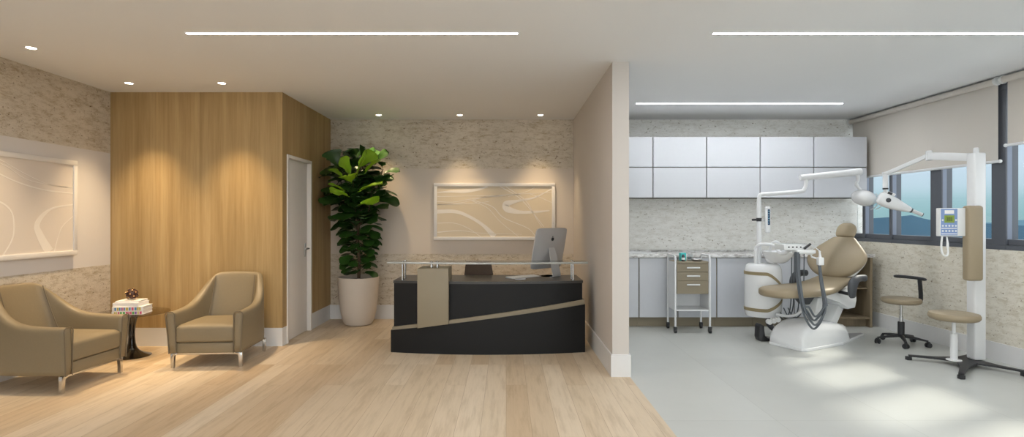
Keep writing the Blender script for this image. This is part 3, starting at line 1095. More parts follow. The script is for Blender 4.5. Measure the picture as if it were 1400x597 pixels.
bx(bm, X0 + .025, X0 + .05, 5.62, 6.12, .0, .70)
bx(bm, X1 - .05, X1 - .025, 5.62, 6.12, .0, .70)
obj('upper_front', bm, 'black_laminate', t)
bm = newbm()
curved_slab(bm, X0 + .02, X1 - .018, lambda x: .700, lambda x: .725, 5.605, 6.16)
obj('desk_top', bm, 'desk_top_grey', t)
bm = newbm()
prism(bm, [(-.885, lineA(-.885) + .004), (-.575, lineA(-.575) + .004), (-.575, .857), (-.885, .857)], 5.462, 5.80, 'xz', .003)
obj('upright_block', bm, 'taupe_plain', t)
bm = newbm()
n = 40
rings = []
for i in range(n + 1):
    x = -1.215 + (.835 + 1.215) * i / n
    u = (x + .185) / 1.0
    yf = 5.60 - .10 * (1 - u * u)
    rings.append([bm.verts.new(v) for v in ((x, yf, .900), (x, yf - .003, .906), (x, yf, .912), (x, 5.85, .912), (x, 5.85, .900))])
skin_rings(bm, rings)
gc = obj('glass_counter', bm, 'counter_glass', t)
bm = newbm()
rings = []
for i in range(n + 1):
    x = -1.216 + (.836 + 1.216) * i / n
    u = (x + .185) / 1.0
    yf = 5.60 - .10 * (1 - u * u)
    rings.append([bm.verts.new(v) for v in ((x, yf - .004, .8965), (x, yf - .009, .906), (x, yf - .004, .9155), (x, yf - .0035, .9155), (x, yf - .0035, .8965))])
skin_rings(bm, rings)
obj('polished_edge', bm, 'edge_grey', gc)
for x in (-1.07, .69):
    for y in (5.66, 5.81):
        bm = newbm()
        lathe(bm, [(.020, .7255), (.020, .732), (.0115, .733), (.0115, .890), (.018, .891), (.018, .8995)], (x, y, 0), 20)
        lathe(bm, [(.018, .9125), (.018, .917), (.010, .920)], (x, y, 0), 20)
        obj('post', bm, 'chrome', t)
for x in (-.76, -.70):
    bm = newbm()
    lathe(bm, [(.016, .8575), (.016, .8995)], (x, 5.58, 0), 16)
    lathe(bm, [(.016, .9125), (.016, .922), (.008, .925)], (x, 5.58, 0), 16)
    obj('clamp', bm, 'chrome', t)

# computer on the desk
t = thing('computer_monitor', 'silver computer monitor seen from behind on the reception desk', 'monitor', (.466, 6.06, .7255), math.radians(46))
tilt = Matrix.Rotation(math.radians(-12), 4, 'X')      # top leans back, towards -Y in local space
body = Matrix.Translation((0, -.01, .305)) @ Matrix.Rotation(math.radians(12), 4, 'X')
bm = newbm()
W2, H2 = .265, .228
n = 10
rings = []
for i in range(n + 1):                          # gently domed aluminium back, from the rim to the middle
    k = i / n
    s = 1 - k * .98
    dpt = -.006 - .026 * (1 - (1 - k) ** 2) 
    ring = []
    for q in range(40):
        a = 2 * PI * q / 40
        cx, cz = math.cos(a), math.sin(a)
        px = math.copysign(min(1, abs(cx) ** .17 * 1.0), cx)
        pz = math.copysign(min(1, abs(cz) ** .17 * 1.0), cz)
        ring.append(bm.verts.new(body @ Vector((px * W2 * s, dpt, pz * H2 * s))))
    rings.append(ring)
front = [bm.verts.new(body @ Vector((((v.co.x)), 0, 0))) for v in []]
rim = []
for q in range(40):
    a = 2 * PI * q / 40
    cx, cz = math.cos(a), math.sin(a)
    rim.append(bm.verts.new(body @ Vector((math.copysign(abs(cx) ** .17, cx) * W2, .004, math.copysign(abs(cz) ** .17, cz) * H2))))
skin_rings(bm, [rim] + rings)
hs = obj('housing', bm, 'aluminium', t)
bm = newbm()
bx(bm, -W2 + .012, W2 - .012, .0041, .0055, -H2 + .06, H2 - .012, mtx=body)
obj('screen', bm, 'black_gloss', hs)
bm = newbm()                                    # fruit-shaped emblem with a bite and a leaf
pts = []
for q in range(48):
    a = 2 * PI * q / 48
    r = .0185 * (1 - .10 * max(0, math.sin(a)) ** 6 - .06 * max(0, -math.sin(a)) ** 8)
    x, z = r * math.cos(a), r * 1.05 * math.sin(a)
    if (x + .024) ** 2 + (z - .003) ** 2 < .0105 ** 2:
        dx, dz = x + .024, z - .003
        m_ = .0105 / max(1e-6, math.hypot(dx, dz))
        x, z = -.024 + dx * m_, .003 + dz * m_
    pts.append((x, z))
def add_flat(bm, pts, y0, y1, off):
    lo = [bm.verts.new(body @ Vector((x, y0, z + off))) for x, z in pts]
    hi = [bm.verts.new(body @ Vector((x, y1, z + off))) for x, z in pts]
    bm.faces.new(lo); bm.faces.new(list(reversed(hi)))
    for k in range(len(pts)):
        bm.faces.new((lo[k], lo[(k + 1) % len(pts)], hi[(k + 1) % len(pts)], hi[k]))
add_flat(bm, pts, -.026, -.0335, .11)
add_flat(bm, [(0, .021), (-.004, .024), (-.006, .030), (-.005, .034), (0, .030), (.001, .024)], -.026, -.0325, .11)
obj('emblem', bm, 'black_plastic', hs)
bm = newbm()                                    # bent aluminium foot
path = [(-.040, .31), (-.060, .25), (-.100, .075), (-.116, .018), (-.112, .005), (-.09, 0.0), (.09, 0.0)]
thk = .006
rings = []
W3 = .068
for i, (y, z) in enumerate(path):
    a = Vector((0, *path[max(0, i - 1)])); b = Vector((0, *path[min(len(path) - 1, i + 1)]))
    tt = (b - a).normalized(); nn = Vector((0, -tt.z, tt.y)) * thk
    w = W3 * (.72 if i == 0 else .8 if i == 1 else 1) * (1 if i < 5 else 1.5)
    p = Vector((0, y, z))
    rings.append([bm.verts.new(p + Vector((-w, 0, 0))), bm.verts.new(p + Vector((w, 0, 0))), bm.verts.new(p + Vector((w, 0, 0)) - nn), bm.verts.new(p + Vector((-w, 0, 0)) - nn)])
skin_rings(bm, rings)
for v in bm.verts:
    v.co.z = max(0.0005, v.co.z)
st = obj('stand', bm, 'aluminium', t, sharp=60)

t = thing('keyboard', 'slim white keyboard lying beside the monitor on the reception desk', 'keyboard', (.185, 5.90, .7255), math.radians(38))
bm = newbm()
prism(bm, [(-.06, 0), (.06, 0), (.06, .016), (-.06, .006)], -.20, .20, 'yz', .001)
obj('case', bm, 'aluminium', t)
bm = newbm()
for r_ in range(5):
    for c_ in range(14):
        y = -.048 + r_ * .0205
        zz = .006 + (y + .06) / .12 * .010
        bx(bm, -.190 + c_ * .0272, -.190 + c_ * .0272 + .023, y, y + .017, zz + .0002, zz + .003)
obj('keys', bm, 'paper_white', t)
t = thing('mobile_phone', 'dark phone with silver edge lying on the desk front', 'phone', (.146, 5.72, .7255), math.radians(6))
obj('body', bx(newbm(), -.055, .055, -.028, .028, 0, .009, .002), 'aluminium', t)
obj('screen', bx(newbm(), -.051, .051, -.025, .025, .009, .0098), 'black_gloss', t)

# office chair behind the desk
t = thing('office_chair', 'dark brown office chair standing behind the reception desk', 'chair', (-.30, 6.62, 0), math.radians(175))
bm = newbm()
rings = []
for i in range(9):
    k = i / 8
    z = .50 + .36 * k
    w = .20 - .055 * k
    y = .20 + .05 * k
    rings.append([bm.verts.new((sx * w * q, y + .02 * q * q * -1 + dy, z)) for dy, qs in ((0, (-1, -.5, 0, .5, 1)), (.03, (1, .5, 0, -.5, -1))) for q in qs for sx in (1,)])
skin_rings(bm, rings)
obj('backrest', bm, 'brown_mesh', t)
obj('seat', bx(newbm(), -.24, .24, -.25, .20, .43, .50, .03, 3), 'brown_mesh', t)
obj('backrest_bracket', tube(newbm(), [(0, .05, .42), (0, .24, .43), (0, .255, .58)], .018, 8), 'black_plastic', t)
obj('gas_column', lathe(newbm(), [(.028, .09), (.028, .25), (.018, .26), (.018, .43)], n=16), 'brushed_steel', t)
for k in range(5):
    a = 2 * PI * k / 5
    tip = Vector((.27 * math.cos(a), .27 * math.sin(a), .065))
    lg = obj('leg', tube(newbm(), [(0, 0, .10), tip], [.022, .014], 8), 'black_plastic', t)
    bm = newbm()
    tube(bm, [(tip.x - .02 * math.sin(a), tip.y + .02 * math.cos(a), .028), (tip.x + .02 * math.sin(a), tip.y - .02 * math.cos(a), .028)], .028, 14)
    obj('caster', bm, 'black_plastic', lg)

# ------------------------------------------------------------------ clinic: wall cabinets
CY = 7.00
xs = [4.61 - .684 * k for k in range(6)]
xs[5] = 1.19
wl_labels = ['white wall cabinet at the right end of the row beside the window', 'white wall cabinet second from the window',
             'white wall cabinet in the middle of the row of five', 'white wall cabinet fourth from the window',
             'white wall cabinet partly hidden behind the dividing wall']
for k in range(5):
    xa, xb = xs[k + 1], xs[k]
    t = thing('wall_cabinet', wl_labels[k], 'cabinet', ((xa + xb) / 2, CY, 1.625), 0, 'white wall cabinets')
    h = (xb - xa) / 2
    obj('body', bx(newbm(), -h + .0015, h - .0015, .020, YB - CY - .002, .0, .778), 'cabinet_carcass', t)
    for z0, z1 in ((.0, .384), (.391, .778)):
        obj('door', bx(newbm(), -h + .006, h - .006, 0, .019, z0 + .002, z1 - .002, .002, 1), 'cabinet_white', t)

# base cabinets, worktop, open shelf unit
FY = 6.85
bxs = [1.10, 1.66, 2.146, 2.63, 3.11, 3.60, 4.03]
bl = ['white base cabinet beside the dividing wall', 'white base cabinet left of the drawer trolley', 'white base cabinet behind the drawer trolley',
      'white base cabinet between the trolley and the white water unit', 'white base cabinet behind the white water unit', 'white base cabinet left of the brown open shelf unit']
for k in range(6):
    xa, xb = bxs[k], bxs[k + 1]
    h = (xb - xa) / 2
    t = thing('base_cabinet', bl[k], 'cabinet', ((xa + xb) / 2, FY, 0), 0, 'white base cabinets')
    bm = newbm()
    bx(bm, -h + .0015, h - .0015, .020, YB - FY - .025, .122, .870)
    bx(bm, -h + .0015, h - .0015, .08, .10, 0, .122)
    obj('body', bm, 'taupe_plain', t)
    obj('door', bx(newbm(), -h + .007, h - .007, 0, .019, .126, .866, .002, 1), 'cabinet_white', t)
t = thing('worktop', 'long speckled marble worktop on the base cabinets below the wall cabinets', 'worktop', (0, 0, 0))
obj('slab', bx(newbm(), 1.058, 4.60, FY - .02, YB - .002, .8715, .912, .003), 'speckled_marble', t)
obj('upstand', bx(newbm(), 1.058, 4.60, YB - .022, YB - .002, .912, .935, .002), 'speckled_marble', t)
t = thing('shelf_unit', 'brown open shelf unit under the worktop end behind the dental chair', 'shelf', (0, 0, 0))
for nm, a in (('side_panel', (4.035, 4.06, FY, YB - .03, .0, .870)), ('side_panel', (4.545, 4.575, FY, YB - .03, .0, .870)),
              ('back_panel', (4.06, 4.545, YB - .05, YB - .03, .0, .870)), ('shelf', (4.06, 4.545, FY + .01, YB - .05, .10, .125)),
              ('shelf', (4.06, 4.545, FY + .05, YB - .05, .47, .49)), ('plinth', (4.06, 4.545, FY + .08, FY + .10, 0, .10))):
    obj(nm, bx(newbm(), *a, bev=.001, seg=1), 'taupe_laminate', t)

# low tray on the worktop at the left
t = thing('steel_tray', 'low dark steel tray on the worktop next to the dividing wall', 'tray', (1.70, 7.06, .9125))
bm = newbm()
bx(bm, -.20, .20, -.10, .10, 0, .004, .001, 1)
for a in ((-.20, .20, -.10, -.096, .004, .018), (-.20, .20, .096, .10, .004, .018), (-.20, -.196, -.096, .096, .004, .018), (.196, .20, -.096, .096, .004, .018)):
    bx(bm, *a)
obj('tray', bm, 'brushed_steel', t)

# ------------------------------------------------------------------ drawer trolley
t = thing('drawer_trolley', 'white tube-framed trolley with three beige drawers on castors', 'trolley', (2.21, 6.50, 0))
hw = .205
for sx in (-1, 1):
    bm = newbm()
    tube(bm, [(sx * hw, 0, .075), (sx * hw, 0, .87), (sx * (hw - .001), .012, .905), (sx * hw, .045, .918), (sx * hw, .25, .918), (sx * hw, .285, .905), (sx * hw, .30, .87), (sx * hw, .30, .075)], .0115, 10)
    obj('side_frame', bm, 'white_metal', t)
    obj('side_panel', bx(newbm(), sx * (hw - .010) - .004, sx * (hw - .010) + .004, .008, .292, .262, .840, .001, 1), 'white_metal', t)
bm = newbm()
pl = [(-.19, .005), (-.12, -.018), (0, -.026), (.12, -.018), (.19, .005), (.19, .295), (-.19, .295)]
prism(bm, pl, .828, .848, 'xy')
obj('top', bm, 'taupe_plain', t)
obj('body', bx(newbm(), -.189, .189, .015, .292, .464, .827), 'taupe_plain', t)
obj('shelf', bx(newbm(), -.189, .189, .0, .292, .262, .280, .002, 1), 'white_metal', t)
obj('back_panel', bx(newbm(), -.189, .189, .284, .292, .281, .463), 'white_metal', t)
for z0, z1 in ((.729, .823), (.626, .725), (.466, .622)):
    bm = newbm()
    pl = [(-.186, .014), (-.186, .000), (-.12, -.008), (0, -.012), (.12, -.008), (.186, .0), (.186, .014)]
    prism(bm, pl, z0, z1, 'xy')
    d = obj('drawer', bm, 'taupe_plain', t)
    zc = z1 - .045
    bm = newbm()
    bx(bm, -.078, .078, -.034, -.026, zc - .008, zc + .008, .002, 1)
    bx(bm, -.070, -.060, -.028, -.008, zc - .005, zc + .005)
    bx(bm, .060, .070, -.028, -.008, zc - .005, zc + .005)
    obj('handle', bm, 'white_metal', d)
for sx in (-1, 1):
    for y in (0, .30):
        bm = newbm()
        tube(bm, [(sx * hw - .012, y, .030), (sx * hw + .012, y, .030)], .030, 16)
        bx(bm, sx * hw - .018, sx * hw + .018, y - .022, y + .018, .036, .078, .006)
        obj('caster', bm, 'black_plastic', t)
# things on the trolley
ZT = .8485
t = thing('cleanser_bottle', 'small dark bottle with white cap on the trolley top', 'bottle', (2.115, 6.55, ZT))
obj('body', lathe(newbm(), [(.0, 0), (.020, 0), (.021, .004), (.021, .018)], n=20), 'black_plastic', t)
obj('label_band', lathe(newbm(), [(.021, .018), (.0215, .022), (.0215, .038), (.019, .044)], n=20), 'white_plastic', t)
obj('cap', lathe(newbm(), [(.017, .044), (.020, .050), (.014, .075), (.004, .082)], n=20), 'dark_grey_pad', t)
t = thing('tissue_box', 'small turquoise and white box standing on the trolley top', 'box', (2.135, 6.64, ZT), math.radians(12))
obj('carton', bx(newbm(), -.035, .035, -.025, .025, 0, .095, .002), 'turquoise', t)
obj('white_edge', bx(newbm(), .0352, .042, -.025, .025, 0, .085, .001, 1), 'paper_white', t)
t = thing('glass_jar', 'clear cylindrical jar on the trolley top right of the turquoise box', 'jar', (2.22, 6.62, ZT))
obj('jar', lathe(newbm(), [(.0, 0), (.028, 0), (.029, .004), (.029, .075), (.0, .075)], n=22), 'clear_acrylic', t)
obj('lid', lathe(newbm(), [(.030, .0755), (.030, .086), (.010, .092), (.0, .094)], n=22), 'brushed_steel', t)
t = thing('kidney_dish', 'shallow steel dish lying on the trolley top', 'dish', (2.29, 6.58, ZT))
obj('dish', lathe(newbm(), [(.0, .0), (.045, 0), (.062, .020), (.060, .020), (.043, .004), (.0, .004)], n=28), 'brushed_steel', t)
t = thing('instrument_tray', 'white instrument tray lying at the back of the trolley top', 'tray', (2.33, 6.72, ZT))
obj('tray', bx(newbm(), -.05, .05, -.045, .045, 0, .022, .004), 'white_plastic', t)

# ------------------------------------------------------------------ dental chair (local x runs from the feet to the head)
t = thing('dental_chair', 'reclined dental patient chair in beige leather on a white base', 'dental chair', (3.60, 6.10, 0), math.radians(27))

def pad(secs, n=28, power=.62):
    """secs: (centre xyz, half width, half thickness, normal in the xz plane)"""
    bm = newbm()
    rings = []
    for c, w, th_, nx, nz in secs:
        c = Vector(c); nn = Vector((nx, 0, nz)).normalized()
        ring = []
        for k in range(n):
            a = 2 * PI * k / n
            ca, sa = math.cos(a), math.sin(a)
            ring.append(bm.verts.new(c + Vector((0, 1, 0)) * (w * math.copysign(abs(ca) ** power, ca)) + nn * (th_ * math.copysign(abs(sa) ** power, sa))))
        rings.append(ring)
    skin_rings(bm, rings)
    return bm
def interp(rows, n):
    out = []
    P = [Vector((*r[0], 0)) if False else r for r in rows]
    for i in range(len(P) - 1):
        for k in range(n):
            s = k / n
            p0, p1, p2, p3 = P[max(0, i - 1)], P[i], P[i + 1], P[min(len(P) - 1, i + 2)]
            def cm(a, b, c, d):
                return .5 * (2 * b + (c - a) * s + (2 * a - 5 * b + 4 * c - d) * s * s + (3 * b - a - 3 * c + d) * s ** 3)
            c = tuple(cm(p0[0][j], p1[0][j], p2[0][j], p3[0][j]) for j in range(3))
            out.append((c,) + tuple(cm(p0[j], p1[j], p2[j], p3[j]) for j in range(1, 5)))
    out.append(P[-1])
    return out
seat_rows = [((-1.02, 0, .587), .012, .010, 0, 1), ((-1.005, 0, .588), .085, .034, 0, 1), ((-.95, 0, .59), .170, .050, 0, 1), ((-.85, 0, .592), .225, .054, 0, 1),
             ((-.69, 0, .592), .262, .054, 0, 1), ((-.5, 0, .592), .270, .054, 0, 1), ((-.28, 0, .602), .250, .048, -.1, 1),
             ((-.08, 0, .640), .215, .042, -.25, 1), ((.08, 0, .682), .200, .036, -.2, 1), ((.13, 0, .69), .19, .015, -.2, 1)]
obj('seat_pad', pad(interp(seat_rows, 4)), 'clinic_leather', t, sharp=70)
nb = (-.93, .40)                                 # the backrest's facing direction
def brow(s, w, th_):
    return ((.06 + .22 * s - .02 * math.sin(PI * s), .035 * (1 - s * .8), .70 + .445 * s), w, th_, *nb)
back_rows = [brow(.0, .085, .018), brow(.03, .150, .036), brow(.12, .225, .048), brow(.27, .295, .052), brow(.43, .328, .054), brow(.58, .318, .052),
             brow(.75, .245, .048), brow(.90, .165, .042), brow(.975, .125, .034), brow(1.0, .10, .014)]
obj('backrest', pad(interp(back_rows, 4)), 'clinic_leather', t, sharp=70)
def brow2(s, w, th_):
    (c, _, _, a, b) = brow(s, w, th_)
    return ((c[0] + .036, .035, c[2] - .016), w, th_, a, b)
shell_rows = [brow2(.02, .10, .012), brow2(.10, .220, .03), brow2(.27, .285, .034), brow2(.43, .320, .036), brow2(.58, .310, .034), brow2(.75, .240, .03), brow2(.92, .14, .02)]
obj('backrest_shell', pad(interp(shell_rows, 4)), 'white_gloss', t, sharp=70)
head_rows = [((.268, 0, 1.145), .055, .012, *nb), ((.272, 0, 1.155), .095, .034, *nb), ((.288, 0, 1.19), .108, .042, *nb), ((.306, 0, 1.235), .108, .043, *nb),
             ((.322, 0, 1.275), .088, .038, *nb), ((.332, 0, 1.298), .055, .026, *nb), ((.335, 0, 1.306), .02, .010, *nb)]
obj('headrest', pad(interp(head_rows, 4), power=.8), 'clinic_leather', t, sharp=70)
obj('headrest_post', tube(newbm(), [(.31, 0, 1.02), (.345, 0, 1.17), (.345, 0, 1.22)], .016, 10), 'brushed_steel', t)
# white seat carriage, back bracket, inclined lifting arm
bm = newbm()
prism(bm, [(-.42, .555), (-.20, .540), (.10, .62), (.20, .60), (.22, .46), (.19, .375), (.06, .37), (-.02, .44), (-.14, .47), (-.36, .53)], -.165, .165, 'xz', .02)
obj('seat_carriage', bm, 'white_gloss', t)
bm = newbm()
prism(bm, [(.12, .60), (.22, .56), (.27, .70), (.33, .92), (.28, .94), (.16, .74)], -.05, .05, 'xz', .008)
obj('back_bracket', bm, 'white_plastic', t)
bm = newbm()
prism(bm, [(.03, .41), (.15, .41), (-.06, .13), (-.20, .13)], -.085, .085, 'xz', .008)
obj('lifting_arm', bm, 'white_plastic', t)
bm = newbm()
prism(bm, [(-.60, .545), (-.30, .54), (-.42, .44), (-.47, .44)], -.05, .05, 'xz', .008)
obj('footrest_bracket', bm, 'dark_grey_pad', t)
obj('front_link', prism(newbm(), [(-.30, .50), (-.20, .50), (-.28, .22), (-.38, .22)], -.06, .06, 'xz', .006), 'white_plastic', t)
# armrests: curved dark pads on short uprights
for v, u0 in ((-.335, -.14), (.315, -.16)):
    bm = newbm()
    pts = [(u0 - .005, v, .53), (u0 - .015, v, .60), (u0 + .00, v, .665), (u0 + .05, v, .712), (u0 + .13, v, .728), (u0 + .235, v, .722)]
    P = catmull(pts, 5)
    rr = [.036 + .020 * math.sin(PI * min(1, i / (len(P) - 1) * 1.3)) * (1 if i < len(P) * .7 else .6) for i in range(len(P))]
    rr[0] *= .8; rr[-1] *= .45
    tube(bm, P, rr, 14, squash=.75)
    arm = obj('armrest', bm, 'dark_grey_pad', t)
    sgn = -1 if v < 0 else 1
    obj('armrest_mount', tube(newbm(), [(u0 - .005, v, .56), (u0 + .03, v - sgn * .16, .57)], .018, 10), 'black_plastic', arm)
# base casting and floor plate
bm = newbm()
plate = [(-.76, -.19), (-.70, -.225), (-.08, -.20), (.12, -.14), (.60, -.02), (.60, .02), (.12, .16), (-.08, .22), (-.70, .225), (-.76, .19)]
prism(bm, plate, .0, .030, 'xy', .006)
obj('floor_plate', bm, 'white_gloss', t)
bm = newbm()
rings = []
for u, w, z in ((-.750, .185, .10), (-.735, .195, .16), (-.69, .200, .215), (-.60, .203, .258), (-.48, .203, .275), (-.30, .198, .262), (-.10, .190, .235), (.02, .182, .205), (.065, .172, .15), (.09, .165, .09)):
    ring = []
    for q, k in ((-1.0, 0), (-1.0, .32), (-.97, .62), (-.88, .86), (-.72, .97), (-.4, 1.0), (0, 1.01), (.4, 1.0), (.72, .97), (.88, .86), (.97, .62), (1.0, .32), (1.0, 0)):
        ring.append(bm.verts.new((u, w * q, .028 + (z - .028) * k)))
    rings.append(ring)
skin_rings(bm, rings)
obj('base', bm, 'white_gloss', t, sharp=60)

# ------------------------------------------------------------------ dental water unit with lamp, tray and hoses
UX, UY = 2.935, 6.27
t = thing('dental_unit', 'white barrel-shaped dental unit with lamp arm, tray and grey hoses', 'dental unit', (UX, UY, 0))
def L(x, y, z):
    return Vector((x - UX, y - UY, z))
R = .198
bm = newbm()
lathe(bm, [(.0, .235), (.12, .237), (.180, .252), (.192, .285), (R, .34), (R, .70), (.194, .775), (.178, .825), (.150, .845), (.0, .850)], n=56)
obj('housing', bm, 'white_gloss', t)
def band(zf, h=.036, r=.2015):
    bm = newbm()
    rings = []
    n = 60
    for k in range(n):
        a = 2 * PI * k / n
        # angle 0 = right (+x); the bands bow inwards towards the right-hand side
        z = zf(a)
        rings.append([bm.verts.new((rr * math.cos(a), rr * math.sin(a), z + dz)) for rr, dz in ((R - .006, -h / 2), (r, -h / 2), (r, h / 2), (R - .006, h / 2))])
    skin_rings(bm, rings, closed=True)
    return bm
bend = lambda a: max(0, math.cos(a + .25)) ** 1.5
obj('trim_band', band(lambda a: .742 - .17 * bend(a)), 'olive_band', t)
obj('trim_band', band(lambda a: .335 + .12 * bend(a)), 'olive_band', t)
# support foot linking the barrel to the chair base
bm = newbm()
tube(bm, [L(2.96, 6.20, .25), L(2.95, 6.15, .17), L(3.02, 6.08, .105), L(3.14, 6.00, .10)], .030, 10, smooth=4)
obj('support_arm', bm, 'dark_grey_pad', t)
# cuspidor bowl on top
bm = newbm()
lathe(bm, [(.0, .0), (.06, .0), (.10, .02), (.145, .075), (.168, .130), (.160, .133), (.13, .08), (.06, .03), (.0, .025)], tuple(L(3.04, 6.14, .860)), 36)
obj('cuspidor_bowl', bm, 'white_gloss', t)
bm = newbm()
ellipsoid(bm, L(3.0, 6.16, .91), .085, .09, .06)
obj('bowl_mount', bm, 'white_gloss', t)
obj('bowl_spout', tube(newbm(), [L(2.98, 6.2, .93), L(2.985, 6.18, 1.06), L(3.02, 6.14, 1.10), L(3.06, 6.12, 1.07)], .013, 8, smooth=4), 'white_metal', t)
# lamp pole and arms
bm = newbm()
tube(bm, [L(2.89, 6.27, .84), L(2.89, 6.27, 1.56)], .026, 14)
tube(bm, [L(2.89, 6.27, 1.56), L(2.895, 6.27, 1.61), L(2.92, 6.27, 1.635), L(3.0, 6.265, 1.64), L(3.34, 6.25, 1.665), L(3.395, 6.25, 1.69), L(3.415, 6.25, 1.74), L(3.415, 6.25, 1.80)], .022, 14, smooth=3)
pole = obj('lamp_pole', bm, 'white_metal', t)
bm = newbm()
tube(bm, [L(2.86, 6.25, 1.345), L(2.80, 6.24, 1.343)], .012, 10)
lathe(bm, [(.0265, 1.325), (.030, 1.33), (.030, 1.36), (.0265, 1.365)], tuple(L(2.89, 6.27, 0)), 20)
obj('pole_clamp', bm, 'black_plastic', pole)
bm = newbm()
tube(bm, [L(3.35, 6.25, 1.822), L(3.98, 6.22, 1.885)], [.034, .038], 16)
tube(bm, [L(3.975, 6.22, 1.884), L(4.02, 6.218, 1.888)], [.042, .040], 16)
upper = obj('lamp_arm', bm, 'white_metal', t)
bm = newbm()
tube(bm, [L(3.985, 6.22, 1.86), L(3.99, 6.22, 1.79), L(3.97, 6.22, 1.75), L(4.00, 6.215, 1.70), L(4.03, 6.21, 1.66)], [.020, .016, .020, .014, .012], 12, smooth=3)
obj('lamp_hanger', bm, 'white_metal', upper)
hm = frame_mtx((0, 0, 0), (.93, -.1, -.28))
bm = newbm()
c = L(4.045, 6.20, 1.59)
ellipsoid(bm, c, .132, .12, .088, mtx=hm, n=32)
head = obj('lamp_head', bm, 'white_gloss', t)
for off, rad in ((.0, .070), (.0, .075)):
    pass
for sy in (-1, 1):
    pts = []
    for k in range(13):
        a = -1.25 + 2.5 * k / 12
        v = Vector((.10 + .085 * math.cos(a), sy * .05 + 0.0, .10 * math.sin(a)))
        pts.append(c + hm.to_3x3() @ v)
    obj('lamp_handle', tube(newbm(), pts, .005, 8), 'white_plastic', head)
bm = newbm()
gm = hm @ Matrix.Rotation(math.radians(0), 4, 'X')
ellipsoid(bm, c + hm.to_3x3() @ Vector((.075, 0, -.01)), .075, .105, .066, mtx=hm, n=28)
obj('lamp_shield', bm, 'clear_acrylic', head)
# display on the pole
bm = newbm()
bx(bm, -.030, .030, -.020, .020, -.150, .150, .018, 4)
for v in bm.verts:
    v.co += L(2.965, 6.22, 1.345)
disp = obj('display', bm, 'white_gloss', t)
obj('display_screen', bx(newbm(), L(2.956, 0, 0).x, L(2.982, 0, 0).x, L(0, 6.197, 0).y, L(0, 6.1995, 0).y, 1.285, 1.462, .001, 1), 'screen_blue', disp)
bm = newbm()
for k in range(6):
    zc = 1.30 + k * .027
    bx(bm, L(2.961, 0, 0).x, L(2.961 + .006 + .010 * ((k * 7) % 3) / 2, 0, 0).x, L(0, 6.1955, 0).y, L(0, 6.1968, 0).y, zc, zc + .011)
obj('display_icons', bm, 'screen_pale', disp)
obj('display_button', lathe(newbm(), [(.009, 0), (.009, .003), (0, .003)], tuple(L(2.969, 6.1995, 1.235)), 16, mtx=Matrix.Rotation(PI / 2, 4, 'X')), 'white_plastic', disp)
obj('display_bracket', tube(newbm(), [L(2.89, 6.27, 1.34), L(2.95, 6.235, 1.34)], .012, 8), 'white_metal', disp)
# tray arm
bm = newbm()
tube(bm, [L(2.83, 6.22, .83), L(2.83, 6.22, 1.0), L(2.845, 6.20, 1.05), L(2.88, 6.17, 1.07), L(2.95, 6.08, 1.065), L(2.975, 6.02, 1.03), L(2.96, 5.95, .995), L(2.94, 5.84, .985), L(2.945, 5.76, 1.0), L(2.945, 5.72, 1.03)], .018, 12, smooth=4)
obj('tray_arm', bm, 'white_metal', t)
# instrument console
TXc, TYc, TZc = 2.945, 5.66, 1.065
bm = newbm()
prism(bm, [(-.125, -.028), (.105, -.028), (.125, .0), (.125, .022), (-.105, .034), (-.13, .028)], -.10, .10, 'xz', .006)
for v in bm.verts:
    v.co += L(TXc, TYc, TZc)
con = obj('console', bm, 'white_plastic', t)
for k in range(4):
    xk = TXc - .080 + k * .040
    obj('console_knob', lathe(newbm(), [(.008, 0), (.008, .004), (0, .004)], tuple(L(xk, TYc - .10, TZc + .002)), 14, mtx=Matrix.Rotation(PI / 2, 4, 'X')), 'black_plastic', con)
obj('console_rim', bx(newbm(), *(L(TXc - .10, 0, 0).x, L(TXc + .11, 0, 0).x, L(0, TYc - .09, 0).y, L(0, TYc + .09, 0).y, TZc + .034, TZc + .038), bev=.001, seg=1), 'clear_acrylic', con)
# black pointer handle and its fine rod at the right of the console
m = frame_mtx(L(TXc + .10, TYc - .115, TZc + .012), (.80, 0, .62))
obj('control_lever', bx(newbm(), -.042, .042, -.010, .010, -.010, .010, .003, mtx=m), 'black_plastic', con)
obj('lever_rod', tube(newbm(), [L(TXc + .135, TYc - .115, TZc + .035), L(TXc + .235, TYc - .115, TZc - .045)], .0045, 8), 'white_metal', con)
# instrument holder under the console
bm = newbm()
bx(bm, *(L(TXc - .02, 0, 0).x, L(TXc + .17, 0, 0).x, L(0, TYc - .15, 0).y, L(0, TYc - .04, 0).y, TZc - .062, TZc - .024), bev=.010, seg=3)
obj('instrument_holder', bm, 'white_plastic', con)
bm = newbm()
ellipsoid(bm, L(TXc + .13, TYc - .10, TZc - .055), .045, .04, .022)
obj('instrument_cup', bm, 'white_gloss', con)
# side arm to the near handpiece block
obj('handpiece_arm', tube(newbm(), [L(TXc + .14, TYc - .10, TZc - .06), L(3.12, 5.60, .965), L(3.18, 5.57, .945)], .009, 8), 'white_metal', con)
HX, HY = 3.180, 5.555
bm = newbm()
bx(bm, *(L(HX - .028, 0, 0).x, L(HX + .028, 0, 0).x, L(0, HY - .025, 0).y, L(0, HY + .025, 0).y, .885, .965), bev=.008, seg=3)
hb = obj('handpiece_block', bm, 'white_gloss', t)
obj('handpiece', tube(newbm(), [L(HX, HY, .96), L(HX - .004, HY, 1.0), L(HX - .01, HY, 1.035)], [.015, .010, .008], 10), 'white_gloss', hb)
obj('handpiece_tip', tube(newbm(), [L(HX - .01, HY, 1.035), L(HX - .012, HY, 1.045)], .007, 8), 'black_plastic', hb)
